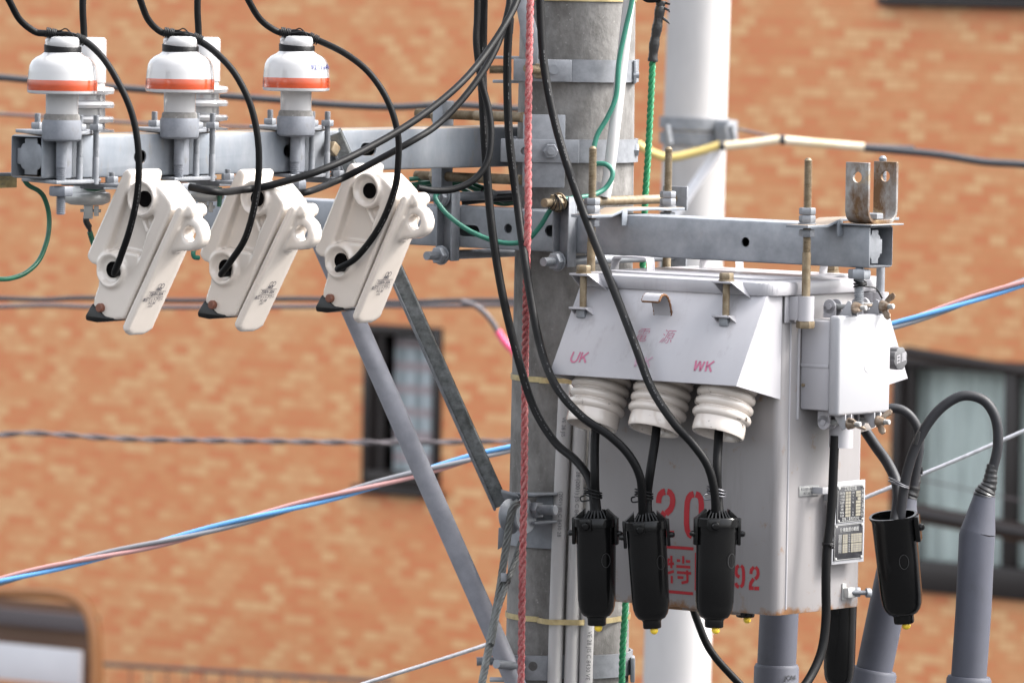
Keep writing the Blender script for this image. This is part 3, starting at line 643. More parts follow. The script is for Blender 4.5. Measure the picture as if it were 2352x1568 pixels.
# extra white conduit shading is left to the light
# ropes
def rope(name, label, q, r, pitch, m, n=3):
    t_ = thing(name, label, 'rope', W(q[-1][0], q[-1][1], y=q[-1][2]))
    for p in helix_set(smooth([W(a, b, y=c) for a, b, c in q], 10), r*.55, r*.56, pitch, n, step=14): MB().tube(p, r*.52, 8).build('strand', m, t_)
    return t_
rope('rope', 'faded red twisted rope hanging down the left of the near pole', [(1219, -60, -.30), (1216, 100, -.30), (1213, 300, -.30), (1213, 480, -.32), (1209, 640, -.30), (1206, 850, -.20), (1204, 1100, -.22), (1200, 1300, -.22), (1196, 1640, -.22)], .0066, .052, 'pink_rope')
rope('rope', 'green twisted rope hanging right of the pole with black tape at its top', [(1500, 120, .06), (1490, 330, .06), (1482, 460, .06), (1476, 620, .06), (1468, 760, .06)], .0062, .036, 'green_rope')
rope('rope', 'green twisted rope end hanging below the transformer in front of the pole', [(1440, 1330, -.115), (1435, 1420, -.13), (1430, 1500, -.135), (1427, 1640, -.135)], .0062, .036, 'green_rope')
o = MB(); tp_ = smooth([W(a, b, y=.06) for a, b in [(1518, 2), (1516, 20), (1510, 60), (1503, 100), (1499, 142)]], 8)
o.tube(tp_, [.0092 + .0007*math.sin(i*.83) + .0004*math.sin(i*2.9) for i in range(len(tp_))], 12)
for k in range(3): o.tube([tp_[2+5*k] + XV*.004, tp_[2+5*k+2] + XV*.017 - YV*.006, tp_[2+5*k+3] + XV*(.016 + .003*k) - YV*.006], [.003, .0022, .001], 6)
tag(o.build('tape_wrap', 'tape'), 'ragged black tape wrapped round the top of the green rope', 'tape')
cable('black_cable', 'short black cable loop just showing at the top edge above the green rope', 'cable', smooth([W(a, b, y=.05) for a, b in [(1468, -40), (1480, -8), (1498, -2), (1520, -10), (1540, -40)]], 6), .0075)
# ================================================================== UPPER ARM (runs along t)
SA = -0.147; HA = 0.0375; TA0, TA1 = -1.353, 0.20; sF = SA + HA; sB = SA - HA
zt = Zat(sF, TA0, 311); zb = zt - 0.075; zA = (zt + zb) / 2
def tube_beam(axis, s_or_t, c0, c1, zc, slots, half=HA, th=0.0036, rad=0.006):
    """square steel tube, open at its ends, slotted faces"""
    o = MB(); i = MB()
    if axis == 't':
        o.rng(s_or_t - half, s_or_t + half, c0, c1, zc - half, zc + half, rad); i.rng(s_or_t - half + th, s_or_t + half - th, c0 - .1, c1 + .1, zc - half + th, zc + half - th)
    else:
        o.rng(c0, c1, s_or_t - half, s_or_t + half, zc - half, zc + half, rad); i.rng(c0 - .1, c1 + .1, s_or_t - half + th, s_or_t + half - th, zc - half + th, zc + half - th)
    return cut(o, i, *slots)
def slot(c, along, nrm, ln, r, d=.03):
    """stadium-shaped cutter through one face"""
    poly = []; 
    for k in range(9): a = -math.pi/2 + math.pi*k/8; poly.append(c + along*(ln/2 + math.cos(a)*r) + ZV*(math.sin(a)*r))
    for k in range(9): a = math.pi/2 + math.pi*k/8; poly.append(c + along*(-ln/2 + math.cos(a)*r) + ZV*(math.sin(a)*r))
    return MB().prism([p - nrm*d/2 for p in poly], nrm*d)
def diaphragm(c, n, e1, half, wx=1.0):
    """stamped closing plate set inside the end of a square tube, cut away at its corners"""
    k = half - .0045; q = []
    for sx_, sy_ in ((1, 1), (-1, 1), (-1, -1), (1, -1)):
        pt = [(k*.95, k*.42), (k*.72, k*.42), (k*.66, k*.56), (k*.58, k*.64), (k*.44, k*.68), (k*.42, k*.95)]
        if sx_*sy_ < 0: pt = pt[::-1]
        q += [(sx_*x, sy_*y) for x, y in pt]
    return MB().prism([c + e1*x*wx + ZV*y for x, y in q], n*.003, .0008)
ua = thing('crossarm', 'upper galvanised square steel arm pointing left, carrying the white insulators', 'crossarm', L(SA, -0.6, zb), 'square steel arms on the near pole')
u2t = lambda u, v: st(W(u, v, s=sF))[1]
cs = []
for u, v, ln in ((667, 347, .016), (846, 343, .022), (322, 360, .01)):
    cs.append(slot(L(sF, u2t(u, v), W(u, v, s=sF).z), TV, SV, ln, .0115))
tube_beam('t', SA, TA0, TA1, zA, cs).build('tube', 'galv_arm', ua)
diaphragm(L(SA, TA0 + .012, zA), TV, SV, HA).build('end_plate', 'galv_dark', ua)
diaphragm(L(SA, TA1 - .012, zA), -TV, SV, HA).build('end_plate', 'galv_dark', ua)

# bolts and channel that clamp the upper arm to the pole
ac = thing('arm_clamp', 'long tan threaded bolts and a channel clamping the upper arm to the pole', 'clamp', L(sB - .02, -.13, zA))
for v, dz in ((268, 0.0), (402, 0.0)):
    zz = zt + .020 if v == 268 else zb - .020
    o = MB(); o.rod(L(sB - .085, -.135, zz), L(sB + .055, -.135, zz), .009, .0028); o.rod(L(sB + .055, -.135, zz), L(-.02, -.135, zz), .0098); o.hexn(L(sB - .036, -.135, zz), SV, .017, .015); o.build('bolt', 'rust_zinc', ac)
o = MB(); o.box(L(sB - .014, -.135, zA), (.006, .034, .165), bev=.001); o.box(L(sB - .024, -.151, zA), (.02, .003, .165), bev=.001); o.box(L(sB - .024, -.119, zA), (.02, .003, .165), bev=.001)
o.build('channel', 'galv_dark', ac)

# ================================================================== PIN INSULATORS
KX = 0.2453e-3
def insulator(root_t):
    sI = -0.086; zc = zt - 0.002
    ro = thing('pin_insulator', 'tmp', 'insulator', L(sI, root_t, zt), 'white bell insulators with an orange band on the upper arm')
    c = L(sI, root_t, zc)
    H = lambda y: (945 - y) * KX
    # porcelain: bell and head as one glazed surface
    pr = [(0, H(720)), (100, H(720)), (113, H(770)), (114, H(660)), (116, H(640)), (150, H(636)), (232, H(646)), (242, H(640)), (245, H(622)), (246, H(616)), (244, H(560)), (242, H(548)), (238, H(500)), (230, H(450)), (215, H(420)), (190, H(395)), (150, H(375)), (128, H(358)), (120, H(340)), (118, H(325)), (121, H(312)), (124, H(295)), (122, H(270)), (112, H(254)), (90, H(247)), (0, H(247))]
    pr = [(r*KX if r else 0, h) for r, h in pr]
    # refine
    body = MB().lathe([(0, H(790)), (113*KX, H(790))] + pr[3:], c, ZV, 56)
    gd = Vector((0.87, 0.45, 0)).normalized() # direction of the top groove
    gro = MB().tube([c + ZV*(H(262)) - gd*.1, c + ZV*(H(262)) + gd*.1], .0105, 20)
    body = cut(body, gro)
    for i, f in enumerate(body.f):
        hz = sum((body.v[k].z - c.z) for k in f)/len(f); rr = sum(((body.v[k]-c).to_2d().length) for k in f)/len(f)
        body.m[i] = 1 if (H(619) < hz < H(541) and rr > 225*KX) else 0
    pz = body.build('porcelain', ['porcelain', 'red_band'], ro)
    MB().lathe([(0, H(975)), (120*KX, H(975)), (136*KX, H(962)), (139*KX, H(945)), (139*KX, H(845)), (132*KX, H(828)), (0, H(828))], c, ZV, 40).build('cup', 'galv_cup', ro)
    MB().lathe([(0, H(830)), (128*KX, H(830)), (126*KX, H(800)), (118*KX, H(786)), (0, H(786))], c, ZV, 40).build('cement', 'concrete', ro)
    o = MB(); o.lathe([(38*KX, H(970)), (37*KX, H(1160))], c, ZV, 16); o.rod(c + ZV*H(1155), c + ZV*(zb - zt - .004), .0085, .0034); o.build('pin', 'galv_cup', ro)
    zl = zb - zt
    o = MB(); o.hexn(c + ZV*(zl - .018), ZV, .0205, .017); o.rod(c + ZV*(zl - .026), c + ZV*(zl - .058), .0085, .0034); o.build('nut', 'galv_cup', ro)
    # clamp plates above and below the arm with studs
    o = MB(); cc = c - ZV*.002
    o.prism([L(sF + .037, root_t - .02, zt + .001), L(sF + .037, root_t + .05, zt + .001), L(sF + .005, root_t + .105, zt + .001), L(sF - .02, root_t + .150, zt + .001), L(sB - .02, root_t + .150, zt + .001), L(sB - .035, root_t + .10, zt + .001), L(sB - .035, root_t + .03, zt + .001), L(sF - .0, root_t - .03, zt + .001)], ZV*.006, .0012)
    o.build('clamp_plate', 'galv', ro)
    o = MB(); o.prism([L(sF + .040, root_t - .03, zb - .0075), L(sF + .040, root_t + .058, zb - .0075), L(sF - .0, root_t + .13, zb - .0075), L(sB - .02, root_t + .13, zb - .0075), L(sB - .02, root_t + .03, zb - .0075)], ZV*.006, .0012); o.build('clamp_plate', 'galv', ro)
    for ds, dt in ((.016, .0695), (.027, .099)):
        p = L(sF + ds - .002, root_t + dt - .012, 0)
        o = MB(); o.rod(p + ZV*(zb - .010), p + ZV*(zb + .036), .0058); o.rod(p + ZV*(zb + .036), p + ZV*(zt + .034), .0058, .0021); o.hexn(p + ZV*(zt + .013), ZV, .0112, .011); o.build('stud', 'galv', ro)
    p = L(sB - .018, root_t + .068, 0); o = MB(); o.rod(p + ZV*(zb - .01), p + ZV*(zt + .034), .0058, .0021); o.hexn(p + ZV*(zt + .013), ZV, .0112, .011); o.build('stud', 'galv', ro)
    o = MB(); o.box(L(sF + .010, root_t + .022, zA), (.014, .030, .074), bev=.004); o.build('saddle', 'galv_cup', ro)
    # tie wire round the neck and the cable
    o = MB()
    for k in range(6): o.torus(c + ZV*(H(338) + (k-2.5)*.0021), ZV + SV*.03*(k-2.5), 121*KX + .0012, .0014, 36, 6)
    cl_, cr_ = W(656, 75.5, y=c.y), W(720, 89, y=c.y); sh_ = TV * (root_t - TI3) if False else Vector((0, 0, 0))
    for q0, dv in ((cl_, Vector((1, 0, -.18))), (cr_, Vector((1, 0, -.42)))):
        dv = dv.normalized()
        for k in range(6): o.torus(q0 + dv*(.0032*(k - 2.5)), dv + ZV*.06*(k % 3 - 1), .0078, .0014, 20, 6)
    o.tube(smooth([cr_ - ZV*.004 - YV*.008, c + gd*.030 + ZV*H(320) - YV*.006, c + gd*.0305 + ZV*H(338)], 5), .0014, 6)
    o.tube(smooth([cl_ + ZV*.006 - YV*.004, W(676, 70, y=c.y) - YV*.004, W(690, 66, y=c.y) - YV*.004, W(706, 82, y=c.y) - YV*.010, W(712, 96, y=c.y) - YV*.014], 5), .0013, 6)
    o.tube(smooth([cl_ + ZV*.004 - YV*.006, W(672, 76, y=c.y) - YV*.008, W(694, 73, y=c.y) - YV*.008, cr_ + ZV*.006], 5), .0013, 6)
    o.build('tie_wire', 'wire', ro)
    return ro
tI = [-1.331, -1.0235, -0.707]
i3 = insulator(tI[2]); i3['label'] = 'rightmost of the three bell insulators, with blue printing on its shoulder'
sI = -0.086; cI = L(sI, tI[2], zt - .002)
dI = [L(0, tI[k] - tI[2], 0) for k in range(3)]
i1 = dup(i3, Vector(i3.location) + dI[0], 'leftmost of the three bell insulators, at the open end of the arm')
i2 = dup(i3, Vector(i3.location) + dI[1], 'middle of the three bell insulators, with the second cutout below it')
# blue printing only on the right one, wrapped on its shoulder
def wrap_text(body, size, c, r, z, a0, name, par, ink, slope=0.0):
    mb = text(body, size, Vector((0, 0, 0)), XV, YV, None, None, None, align='LEFT', bold=.012); out = MB()
    for p in mb.v:
        a = a0 + p.x / r; rr = r - max(0, p.y) * slope
        out.v.append(c + Vector((math.cos(a)*rr, math.sin(a)*rr, z + p.y)))
    out.f = mb.f; out.m = mb.m; return out.build(name, ink, par)
wrap_text('92.1½e.43n', .0125, cI, 237*KX + .0008, (945 - 470)*KX, R(-62), 'lettering', i3, 'blue_ink', .42)

# ================================================================== ARRESTERS behind the upper arm
def arrester():
    tR = -1.085; sR = -0.245; k = 12.2/16000*.3165
    ro = thing('lightning_arrester', 'left white ribbed arrester standing behind the arm', 'arrester', L(sR, tR, zb - .05), 'white ribbed arresters behind the upper arm')
    zz = lambda y: Zat(sR, tR, y*.3165)
    pr = [(0, zz(1010)), (100, zz(1010)), (100, zz(985)), (118, zz(975)), (195, zz(958)), (198, zz(940)), (130, zz(925)), (128, zz(900)), (190, zz(885)), (196, zz(862)), (185, zz(845)), (130, zz(835)), (128, zz(790)), (190, zz(780)), (196, zz(758)), (185, zz(738)), (130, zz(725)), (128, zz(695)), (188, zz(680)), (196, zz(655)), (185, zz(635)), (125, zz(622)), (122, zz(600)), (131, zz(598)), (132, zz(300)), (128, zz(285)), (115, zz(272)), (60, zz(268)), (0, zz(268))]
    MB().lathe([(r*k, z - zb) for r, z in pr], L(sR, tR, zb), ZV, 48).build('porcelain', 'porcelain', ro)
    zd = lambda v: Zat(sR, tR, v) - zb
    kk = 12.2/16000
    MB().lathe([(0, zd(470)), (38*kk, zd(470)), (52*kk, zd(464)), (55*kk, zd(459)), (55*kk, zd(446)), (52*kk, zd(442)), (44*kk, zd(440)), (42*kk, zd(432)), (30*kk, zd(428)), (30*kk, zd(405)), (0, zd(405))], L(sR, tR, zb), ZV, 48).build('disc', 'silver', ro)
    o = MB(); p = W(203, 484, s=sR + .01); o.box(p, (.016, .010, .028), AX, .001); o.rod(p - XV*.014, p + XV*.022, .0028); o.box(p + XV*.014, (.008, .014, .018), AX, .001); o.build('terminal', 'silver', ro)
    o = MB(); o.tube(smooth([W(199, 495, s=sR), W(198, 508, s=sR), W(205, 522, s=sR)], 5), .0055, 8); o.tube(smooth([W(203, 515, s=sR), W(206, 528, s=sR), W(208, 545, s=sR)], 5), .0035, 8); o.build('taped_lead', 'tape', ro)
    o = MB(); o.tube(smooth([W(a, b, s=sR) for a, b in [(206, 532), (212, 552), (222, 580), (236, 600)]], 5), .0048, 8); o.build('earth_lead', 'green', ro)
    o = MB(); o.tube(smooth([W(a, b, s=sR) for a, b in [(193, 88), (192, 60), (190, 20), (191, -60)]], 5), .0062, 10); o.build('lead', 'rubber', ro)
    o = MB(); o.box(L(sB - .02, tR, zb + .005), (.05, .05, .006), bev=.001); o.box(L(sB - .006, tR, zb + .03), (.006, .05, .06), bev=.001); o.build('bracket', 'galv', ro)
    return ro
ar = arrester(); dup(ar, Vector(ar.location) + TV*.3075, 'right white ribbed arrester standing behind the arm')

# ================================================================== CUTOUTS
T3 = -0.605; TH = -0.5357
def C(zx, zy, dt=0.0): 
    p = W(698.3 + .2578*zx, 349.1 + .2578*zy, t=T3); return p + TV*dt
def Cp(q, dt=0.0): return [C(x, y, dt) for x, y in q]
cut3 = thing('fuse_cutout', 'right', 'cutout', C(400, 200, .045), 'white porcelain fuse cutouts hanging from the upper arm')
bdy = MB()
flange = [(402, 118), (440, 92), (478, 128), (456, 215), (250, 880), (212, 938), (150, 930), (112, 888), (108, 850)]
core = [(470, 212), (520, 194), (655, 186), (745, 275), (815, 358), (818, 420), (432, 1385), (345, 1395), (275, 1385), (158, 1294), (168, 1220), (198, 1120), (206, 930), (240, 800)]
R1 = [(470, 215), (520, 194), (655, 186), (745, 275), (815, 358), (818, 420), (432, 1385), (330, 1390), (520, 940), (555, 830), (600, 650), (672, 470), (560, 430), (460, 420)]
R3 = [(240, 870), (330, 790), (540, 815), (530, 930), (432, 1385), (345, 1400), (275, 1392), (158, 1294), (168, 1220), (198, 1120), (206, 930)]
bdy.prism(Cp(flange, -.006), TV*.086, .004); bdy.prism(Cp(core, .014), TV*.052, .003)
bdy.prism(Cp(R1, 0), TV*.068, .003); bdy.prism(Cp(R3, 0), TV*.068, .003)
bdy.prism(Cp([(470, 380), (500, 370), (610, 625), (585, 650)], .004), TV*.02, .003)
def boss(x, y, big, lip):
    bdy.lathe([(0, -.03), (big, -.03), (big, .001), (big - .002, .004), (lip + .003, .0085), (lip, .0085), (lip - .004, .004), (lip - .0065, -.0015), (0, -.002)], C(x, y), -TV, 40)
boss(570, 342, .0335, .0275); boss(320, 972, .0335, .0265)
bd = fuse(bdy, .0024, 8, .5); bd.build('body', 'glaze', cut3, ang=60)
for x, y in ((590, 345), (335, 968)): 
    o = MB().lathe([(.0140, -.010), (.0140, .0035), (.0118, .0045), (.0100, .0015), (0, .0005)], C(x, y), -TV, 28); o.build('cable_entry', 'hole', cut3)
dr = MB()
dpoly = [(846, 412), (872, 384), (906, 392), (898, 450), (456, 1520), (424, 1536), (400, 1496), (440, 1392)]
for ta_, tb_, cut_ in ((.002, .011, 34), (.008, .019, 14), (.016, .055, 0), (.052, .063, 14), (.060, .069, 34)):
    q = [(x + (cut_*.41 if y > 1300 else 0), y - (cut_ if y > 1300 else 0)) for x, y in dpoly]
    if cut_ == 34: q = [(x - (8 if x > 470 and y > 420 else 0), y) for x, y in q]
    dr.prism(Cp(q, ta_), TV*(tb_ - ta_), .003)
ear = [(872, 452), (960, 490), (1003, 535), (1026, 622), (1015, 690), (982, 738), (915, 774), (815, 780), (690, 830), (760, 640)]
eb = MB().prism(Cp(ear, .022), TV*.028, .006, seg=2); eh = MB().rod(C(908, 626, .0), C(908, 626, .11), .0140, n=24)
eb = cut(eb, eh); dr.add(eb.v, eb.f)
dr.lathe([(0, -.022), (.010, -.022), (.0125, -.018), (.0125, .018), (.010, .022), (0, .022)], C(905, 425, .036), TV, 24)
drm = fuse(dr, .0021, 9, .5); drm.build('door', 'glaze', cut3, ang=60)
o = MB().prism(Cp([(160, 1270), (102, 1380), (108, 1420), (200, 1432), (335, 1410), (352, 1385), (275, 1372)], -.001), TV*.056, .0025); o.build('spout', 'plastic', cut3)
MB().lathe([(.0078, -.004), (.0078, .007), (.0065, .0085), (0, .0088)], C(242, 1302), -TV, 24).build('plug', 'brown', cut3)
# lettering on the door face
dd = (C(476, 1478) - C(898, 450)).normalized(); dn = (TV.cross(dd)).normalized()
if dn.dot(SV) < 0: dn = -dn
def D(a, y): 
    """a = how far along t, y = crop row at that place on the door front edge"""
    x = 898 + (476 - 898) * (y - 450) / (1478 - 450); return C(x, y, a) + dn*.0012
LET = []
upd = -dd
o = MB()
for q in (-.0038, .0038):
    cc = D(.036 + q, 1092); n = 20; ringp = [cc + TV*(math.cos(2*math.pi*k/n)*.0040) + upd*(math.sin(2*math.pi*k/n)*.0046) for k in range(n)]
    o.ribbon(ringp, .0011, dn, closed=True)
o.build('emblem', 'navy_ink', cut3)
text('NKE', .0072, D(.034, 1122), TV, upd, 'navy_ink', 'lettering', cut3, bold=.03)
o = MB(); bw, bh = .043, .0115; cc = D(.0325, 1165); o.ribbon([cc + TV*(x*bw/2) + upd*(y*bh/2) for x, y in ((-1, -1), (1, -1), (1, 1), (-1, 1))], .0009, dn, closed=True); o.build('printed_box', 'navy_ink', cut3)
text('7200V-30A', .0098, cc, TV, upd, 'navy_ink', 'lettering', cut3, sx=.80, bold=.016)
text('高圧カットアウト', .0080, D(.030, 1213), TV, upd, 'navy_ink', 'lettering', cut3, sx=.82, bold=.012)
text('FC-30', .0072, D(.031, 1243), TV, upd, 'navy_ink', 'lettering', cut3, bold=.015)
yr_args = (.0055, D(.044, 1270), TV, upd, 'navy_ink', 'lettering')
axisT = lambda a: Matrix.Rotation(a, 4, TV)
cut3['label'] = 'rightmost of the three cutouts, hung highest and dated 2005'
cut2 = dup(cut3, Vector(cut3.location) - TV*.308 - ZV*.005, 'middle of the three cutouts, dated 2001', axisT(R(3.5)))
cut1 = dup(cut3, Vector(cut3.location) - TV*.608, 'leftmost of the three cutouts, dated 2003', axisT(R(3.0)))
for ob, yr in ((cut1, '2003'), (cut2, '2001'), (cut3, '2005')):
    mb = text(yr, .0056, D(.030, 1270), TV, upd, None, None, None)
    src = cut3 if ob is cut3 else ob
    me_o = MB(); me_o.v = [Vector(p) for p in mb.v]; me_o.f = mb.f; me_o.m = mb.m
    me_o.build('lettering', 'navy_ink', src, origin=ORG[cut3.name])
# strap brackets holding the cutouts under the arm
def hanger():
    ro = thing('cutout_bracket', 'flat steel bracket with a nut above the right cutout', 'bracket', L(sF, TH + .02, zb), 'steel brackets holding the cutouts under the upper arm')
    o = MB(); o.rng(sB - .01, sF + .060, TH - .062, TH - .024, zb - .016, zb - .010, .001); o.rng(sB, sF - .02, TH - .024, TH + .05, zb - .022, zb - .017, .001)
    o.build('strap', 'galv', ro)
    o = MB(); p = L(sF + .018, TH - .046, zb - .01); o.hexn(p + ZV*.007, ZV, .0115, .011); o.lathe([(.0135, 0), (.0135, .002), (0, .002)], p, ZV, 20); o.rod(p, p + ZV*.020, .0056, .002); o.build('bolt', 'galv', ro)
    return ro
h3 = hanger(); dup(h3, Vector(h3.location) - TV*.303, 'flat steel bracket with a nut above the middle cutout'); dup(h3, Vector(h3.location) - TV*.612, 'flat steel bracket with a nut above the left cutout')
# tan rating plate at the left edge
rp = thing('rating_plate', 'small tan metal plate hanging under the arm at the left edge', 'nameplate', W(12, 430, s=-.25))
a = W(-30, 402, s=-.25); b = W(37, 431, s=-.25); MB().box((a + b)/2, (.004, (b-a).dot(TV), a.z - b.z), bev=.001).build('plate', 'brass', rp)
MB().box((a + b)/2 + TV*.03 + ZV*.012, (.006, .09, .006), bev=.001).build('holder', 'galv_dark', rp)
for k, (tx, ln) in enumerate((('LA 8.4kV 2.5kA', .004), ('2001', .004))): text(tx, .0058, (a+b)/2 + SV*.0026 + ZV*(.004 - .009*k), TV, ZV, 'dark_ink', 'lettering', rp)
# left green earth wire
cable('earth_wire', 'dark green earth wire curling below the left end of the upper arm', 'wire', smooth(pts([(55, 412, -.22), (66, 426), (88, 438), (102, 455), (112, 490), (112, 530), (104, 565), (88, 600), (60, 626), (30, 638), (0, 641), (-60, 636, -.2)], 's'), 8), .0043, 'green')
cable('earth_wire', 'short green earth wire passing under the arm behind the left cutout', 'wire', smooth(pts([(188, 425, -.2), (200, 432), (222, 434), (245, 428, -.2)], 's'), 8), .0042, 'green')
MB_ = None
# ------------------------------------------------ cables at the insulators
Yh = {}
def hole_px(k): return [(255, 634), (505, 632), (775, 612)][k]
drops = [
 [(-15, -60), (20, 0), (45, 45), (78, 72), (100, 77), (140, 79), (186, 90), (232, 128), (272, 190), (304, 265), (318, 350), (316, 440), (300, 520), (277, 590), (262, 628)],
 [(300, -60), (322, 0), (340, 45), (368, 73), (392, 77), (415, 79), (462, 97), (505, 130), (545, 178), (578, 250), (594, 340), (590, 440), (566, 540), (530, 600), (507, 630)],
 [(540, -60), (570, 0), (598, 45), (635, 72), (662, 76), (684, 76), (728, 92), (795, 125), (850, 170), (892, 235), (914, 310), (914, 380), (905, 440), (872, 520), (820, 590), (775, 618)]]
lab = ['black cable tied over the leftmost bell insulator and looping into the left cutout', 'black cable tied over the middle bell insulator and looping into the middle cutout', 'black cable tied over the rightmost bell insulator and looping into the right cutout']
for k, q in enumerate(drops):
    yI = L(sI, tI[k], 0).y; yC = (C(335, 968) - TV*((2-k)*.305)).y - .018
    q = [list(x) for x in q]; n = len(q); out = []
    for i, x in enumerate(q):
        if i <= 6: y = yI - (.0 if i > 2 else .02*(3-i))
        else:
            f = (i - 6)/(n - 7); y = yI + (yC - yI)*f - .055*math.sin(math.pi*f)
        out.append(W(x[0], x[1], y=y))
    p = smooth(out, 8); p.append(out[-1] + TV*.030 + ZV*.002)
    co = cable('cable', lab[k], 'cable', p, .0059, 'rubber', 'black cables tied over the bell insulators', 14); cable_print(co, p, .0059, .70, .86, .5)
# leads to the far side of each cutout
yf = [(C(590, 345, .070) - TV*((2-k)*.305)).y for k in range(3)]
yn = [(C(590, 345, -.03) - TV*((2-k)*.305)).y for k in range(3)]
cable('cable', 'black cable sweeping down from the pole top to the back of the left cutout', 'cable', smooth(pts([(1205, -60, -.25), (1180, 20), (1120, 118), (1055, 195), (960, 272), (850, 338), (735, 392, yn[1] + .02), (620, 426, yn[1]), (560, 436, yn[1] - .01), (500, 441, yf[0] + .0), (436, 430, yf[0] + .02)], 'y'), 8), .0065, 'rubber', 'black cables feeding the backs of the cutouts', 14)
cable('cable', 'black cable sweeping down from the pole top to the back of the middle cutout', 'cable', smooth(pts([(1176, -60, -.20), (1168, 20), (1140, 110), (1085, 200), (1010, 282), (940, 328, yn[2] + .02), (830, 388, yn[2]), (770, 417, yn[2] - .01), (710, 440, yf[1]), (680, 444, yf[1] + .02)], 'y'), 8), .0062, 'rubber', 'black cables feeding the backs of the cutouts', 14)
cable('cable', 'black cable curling under the upper arm to the back of the right cutout', 'cable', smooth(pts([(1098, -60, -.26), (1096, 40), (1094, 100), (1104, 180), (1122, 250), (1128, 310), (1120, 370), (1090, 412), (1045, 434), (1000, 438), (960, 432, yf[2] + .02)], 'y'), 8), .0062, 'rubber', 'black cables feeding the backs of the cutouts', 14)
cable('cable', 'black cable tucked behind the two leads at the top left of the pole', 'cable', smooth(pts([(1112, -60, -.20), (1110, 60), (1109, 150), (1109, 230, -.2)], 'y'), 8), .0075, 'rubber', None, 14)

# ================================================================== BRACES
def angle_bar(a, b, wd, th, face, name, m, par):
    d = (b - a).normalized(); n = (face - d*face.dot(d)).normalized(); e = d.cross(n)
    o = MB(); o.box((a+b)/2, (wd, (b-a).length, th), (e, d, n), .001); o.box((a+b)/2 + e*(-wd/2 + th/2) - n*(wd*.32 + th/2), (th, (b-a).length, wd*.64), (e, d, n), .001)
    return o.build(name, m, par), e, d, n
br = thing('angle_brace', 'dark mottled steel angle brace from the upper arm down to the pole', 'brace', W(1145, 1150, y=-.12))
a = W(768, 310, s=sF + .012); b = W(1150, 1160, y=-.115)
_, e_, d_, n_ = angle_bar(a, b, .0245, .004, Vector((-.15, -1, .12)), 'bar', 'brace_steel', br)
sg_ = 1 if e_.x < 0 else -1
MB().box((a+b)/2 + e_*sg_*.0118 + n_*.006, (.0035, (b-a).length, .010), (e_, d_, n_), .0006).build('flange', 'galv', br)
o = MB(); p = W(767, 342, s=sF + .022); o.box(p, (.012, .022, .022), (SV, (TV*.8 - ZV*.6), (TV*.6 + ZV*.8)), .004); o.lathe([(.013, 0), (.013, .004), (0, .004)], p - SV*.012, SV, 24); o.build('bolt', 'rust_zinc', br)
pbm = MB().tube([W(733, 545, y=-.30), W(1194, 1590, y=-.135)], .0185, 28); pbm.prism([W(722, 552, y=-.30), W(740, 528, y=-.30), W(790, 505, y=-.30), W(800, 400, y=-.31), W(820, 400, y=-.31), W(812, 520, y=-.30), W(752, 560, y=-.30)], YV*.006)
tag(pbm.build('pipe_brace', 'pipe'), 'smooth grey steel pipe brace slanting down to the bottom of the pole', 'brace')
# ================================================================== LOWER ARM (runs along s)
TB = -0.15; HB = 0.0375; tFr = TB - HB; sE = 0.80; sL0 = -0.77
zBt = Zat(sE, tFr, 519); zBb = zBt - .075; zB = (zBt + zBb)/2
la = thing('crossarm', 'lower galvanised square steel arm in front of the pole, carrying the transformer', 'crossarm', L(0, TB, zBb), 'square steel arms on the near pole')
cs = []
def bs_(u, v): p = W(u, v, t=tFr); return L(st(p)[0], tFr, p.z)
for u, v, ln, r in ((1712, 556, .0005, .0088), (1167, 525, .0005, .0088), (1076, 530, .030, .0105), (1275, 531, .026, .0105), (930, 520, .02, .0105)): cs.append(slot(bs_(u, v), SV, TV, ln, r))
tube_beam('s', TB, sL0, sE, zB, cs).build('tube', 'galv_dark', la)
diaphragm(L(sE - .007, TB - .0105, zB), -SV, TV, HB - .002, .74).build('end_plate', 'galv', la)
diaphragm(L(sL0 + .012, TB, zB), SV, TV, HB).build('end_plate', 'galv_dark', la)
# channels and bolts clamping it to the pole
for nm, u, blabel in (('arm_clamp', 1036, 'upright steel channel and bolts clamping the lower arm, left of the pole'), ('arm_clamp', 1304, 'upright steel channel and bolts clamping the lower arm, in front of the pole')):
    p = W(u, 530, t=tFr - .004); s_ = st(p)[0]
    ac = thing(nm, blabel, 'clamp', L(s_, tFr, zB), 'steel channels clamping the lower arm to the pole')
    o = MB(); o.rng(s_ - .019, s_ + .019, tFr - .006, tFr - .0015, zB - .062, zB + .066, .0015); o.rng(s_ + .0155, s_ + .019, tFr - .026, tFr - .006, zB - .062, zB + .066, .001); o.rng(s_ - .019, s_ - .0155, tFr - .026, tFr - .006, zB - .062, zB + .066, .001)
    o.build('channel', 'galv', ac)
    for zz, m in ((zB + .055, 'rust_zinc' if u > 1200 else 'galv_dark'), (zB - .052, 'galv_dark')):
        o = MB(); a = L(s_ - .004, tFr - .070, zz); b = L(s_ - .004, .155, zz); o.rod(a, L(s_ - .004, tFr, zz), .0082, .0024); o.rod(L(s_ - .004, tFr, zz), b, .0088); o.hexn(L(s_ - .004, tFr - .034, zz), TV, .0165, .014); o.lathe([(.018, 0), (.018, .003), (0, .003)], L(s_ - .004, tFr - .0262, zz), -TV, 20); o.build('bolt', m, ac)
    MB().rng(s_ - .03, s_ + .026, .135, .140, zB + .034, zB + .078, .001).build('back_plate', 'galv', ac); MB().rng(s_ - .03, s_ + .026, .135, .140, zB - .075, zB - .03, .001).build('back_plate', 'galv', ac)
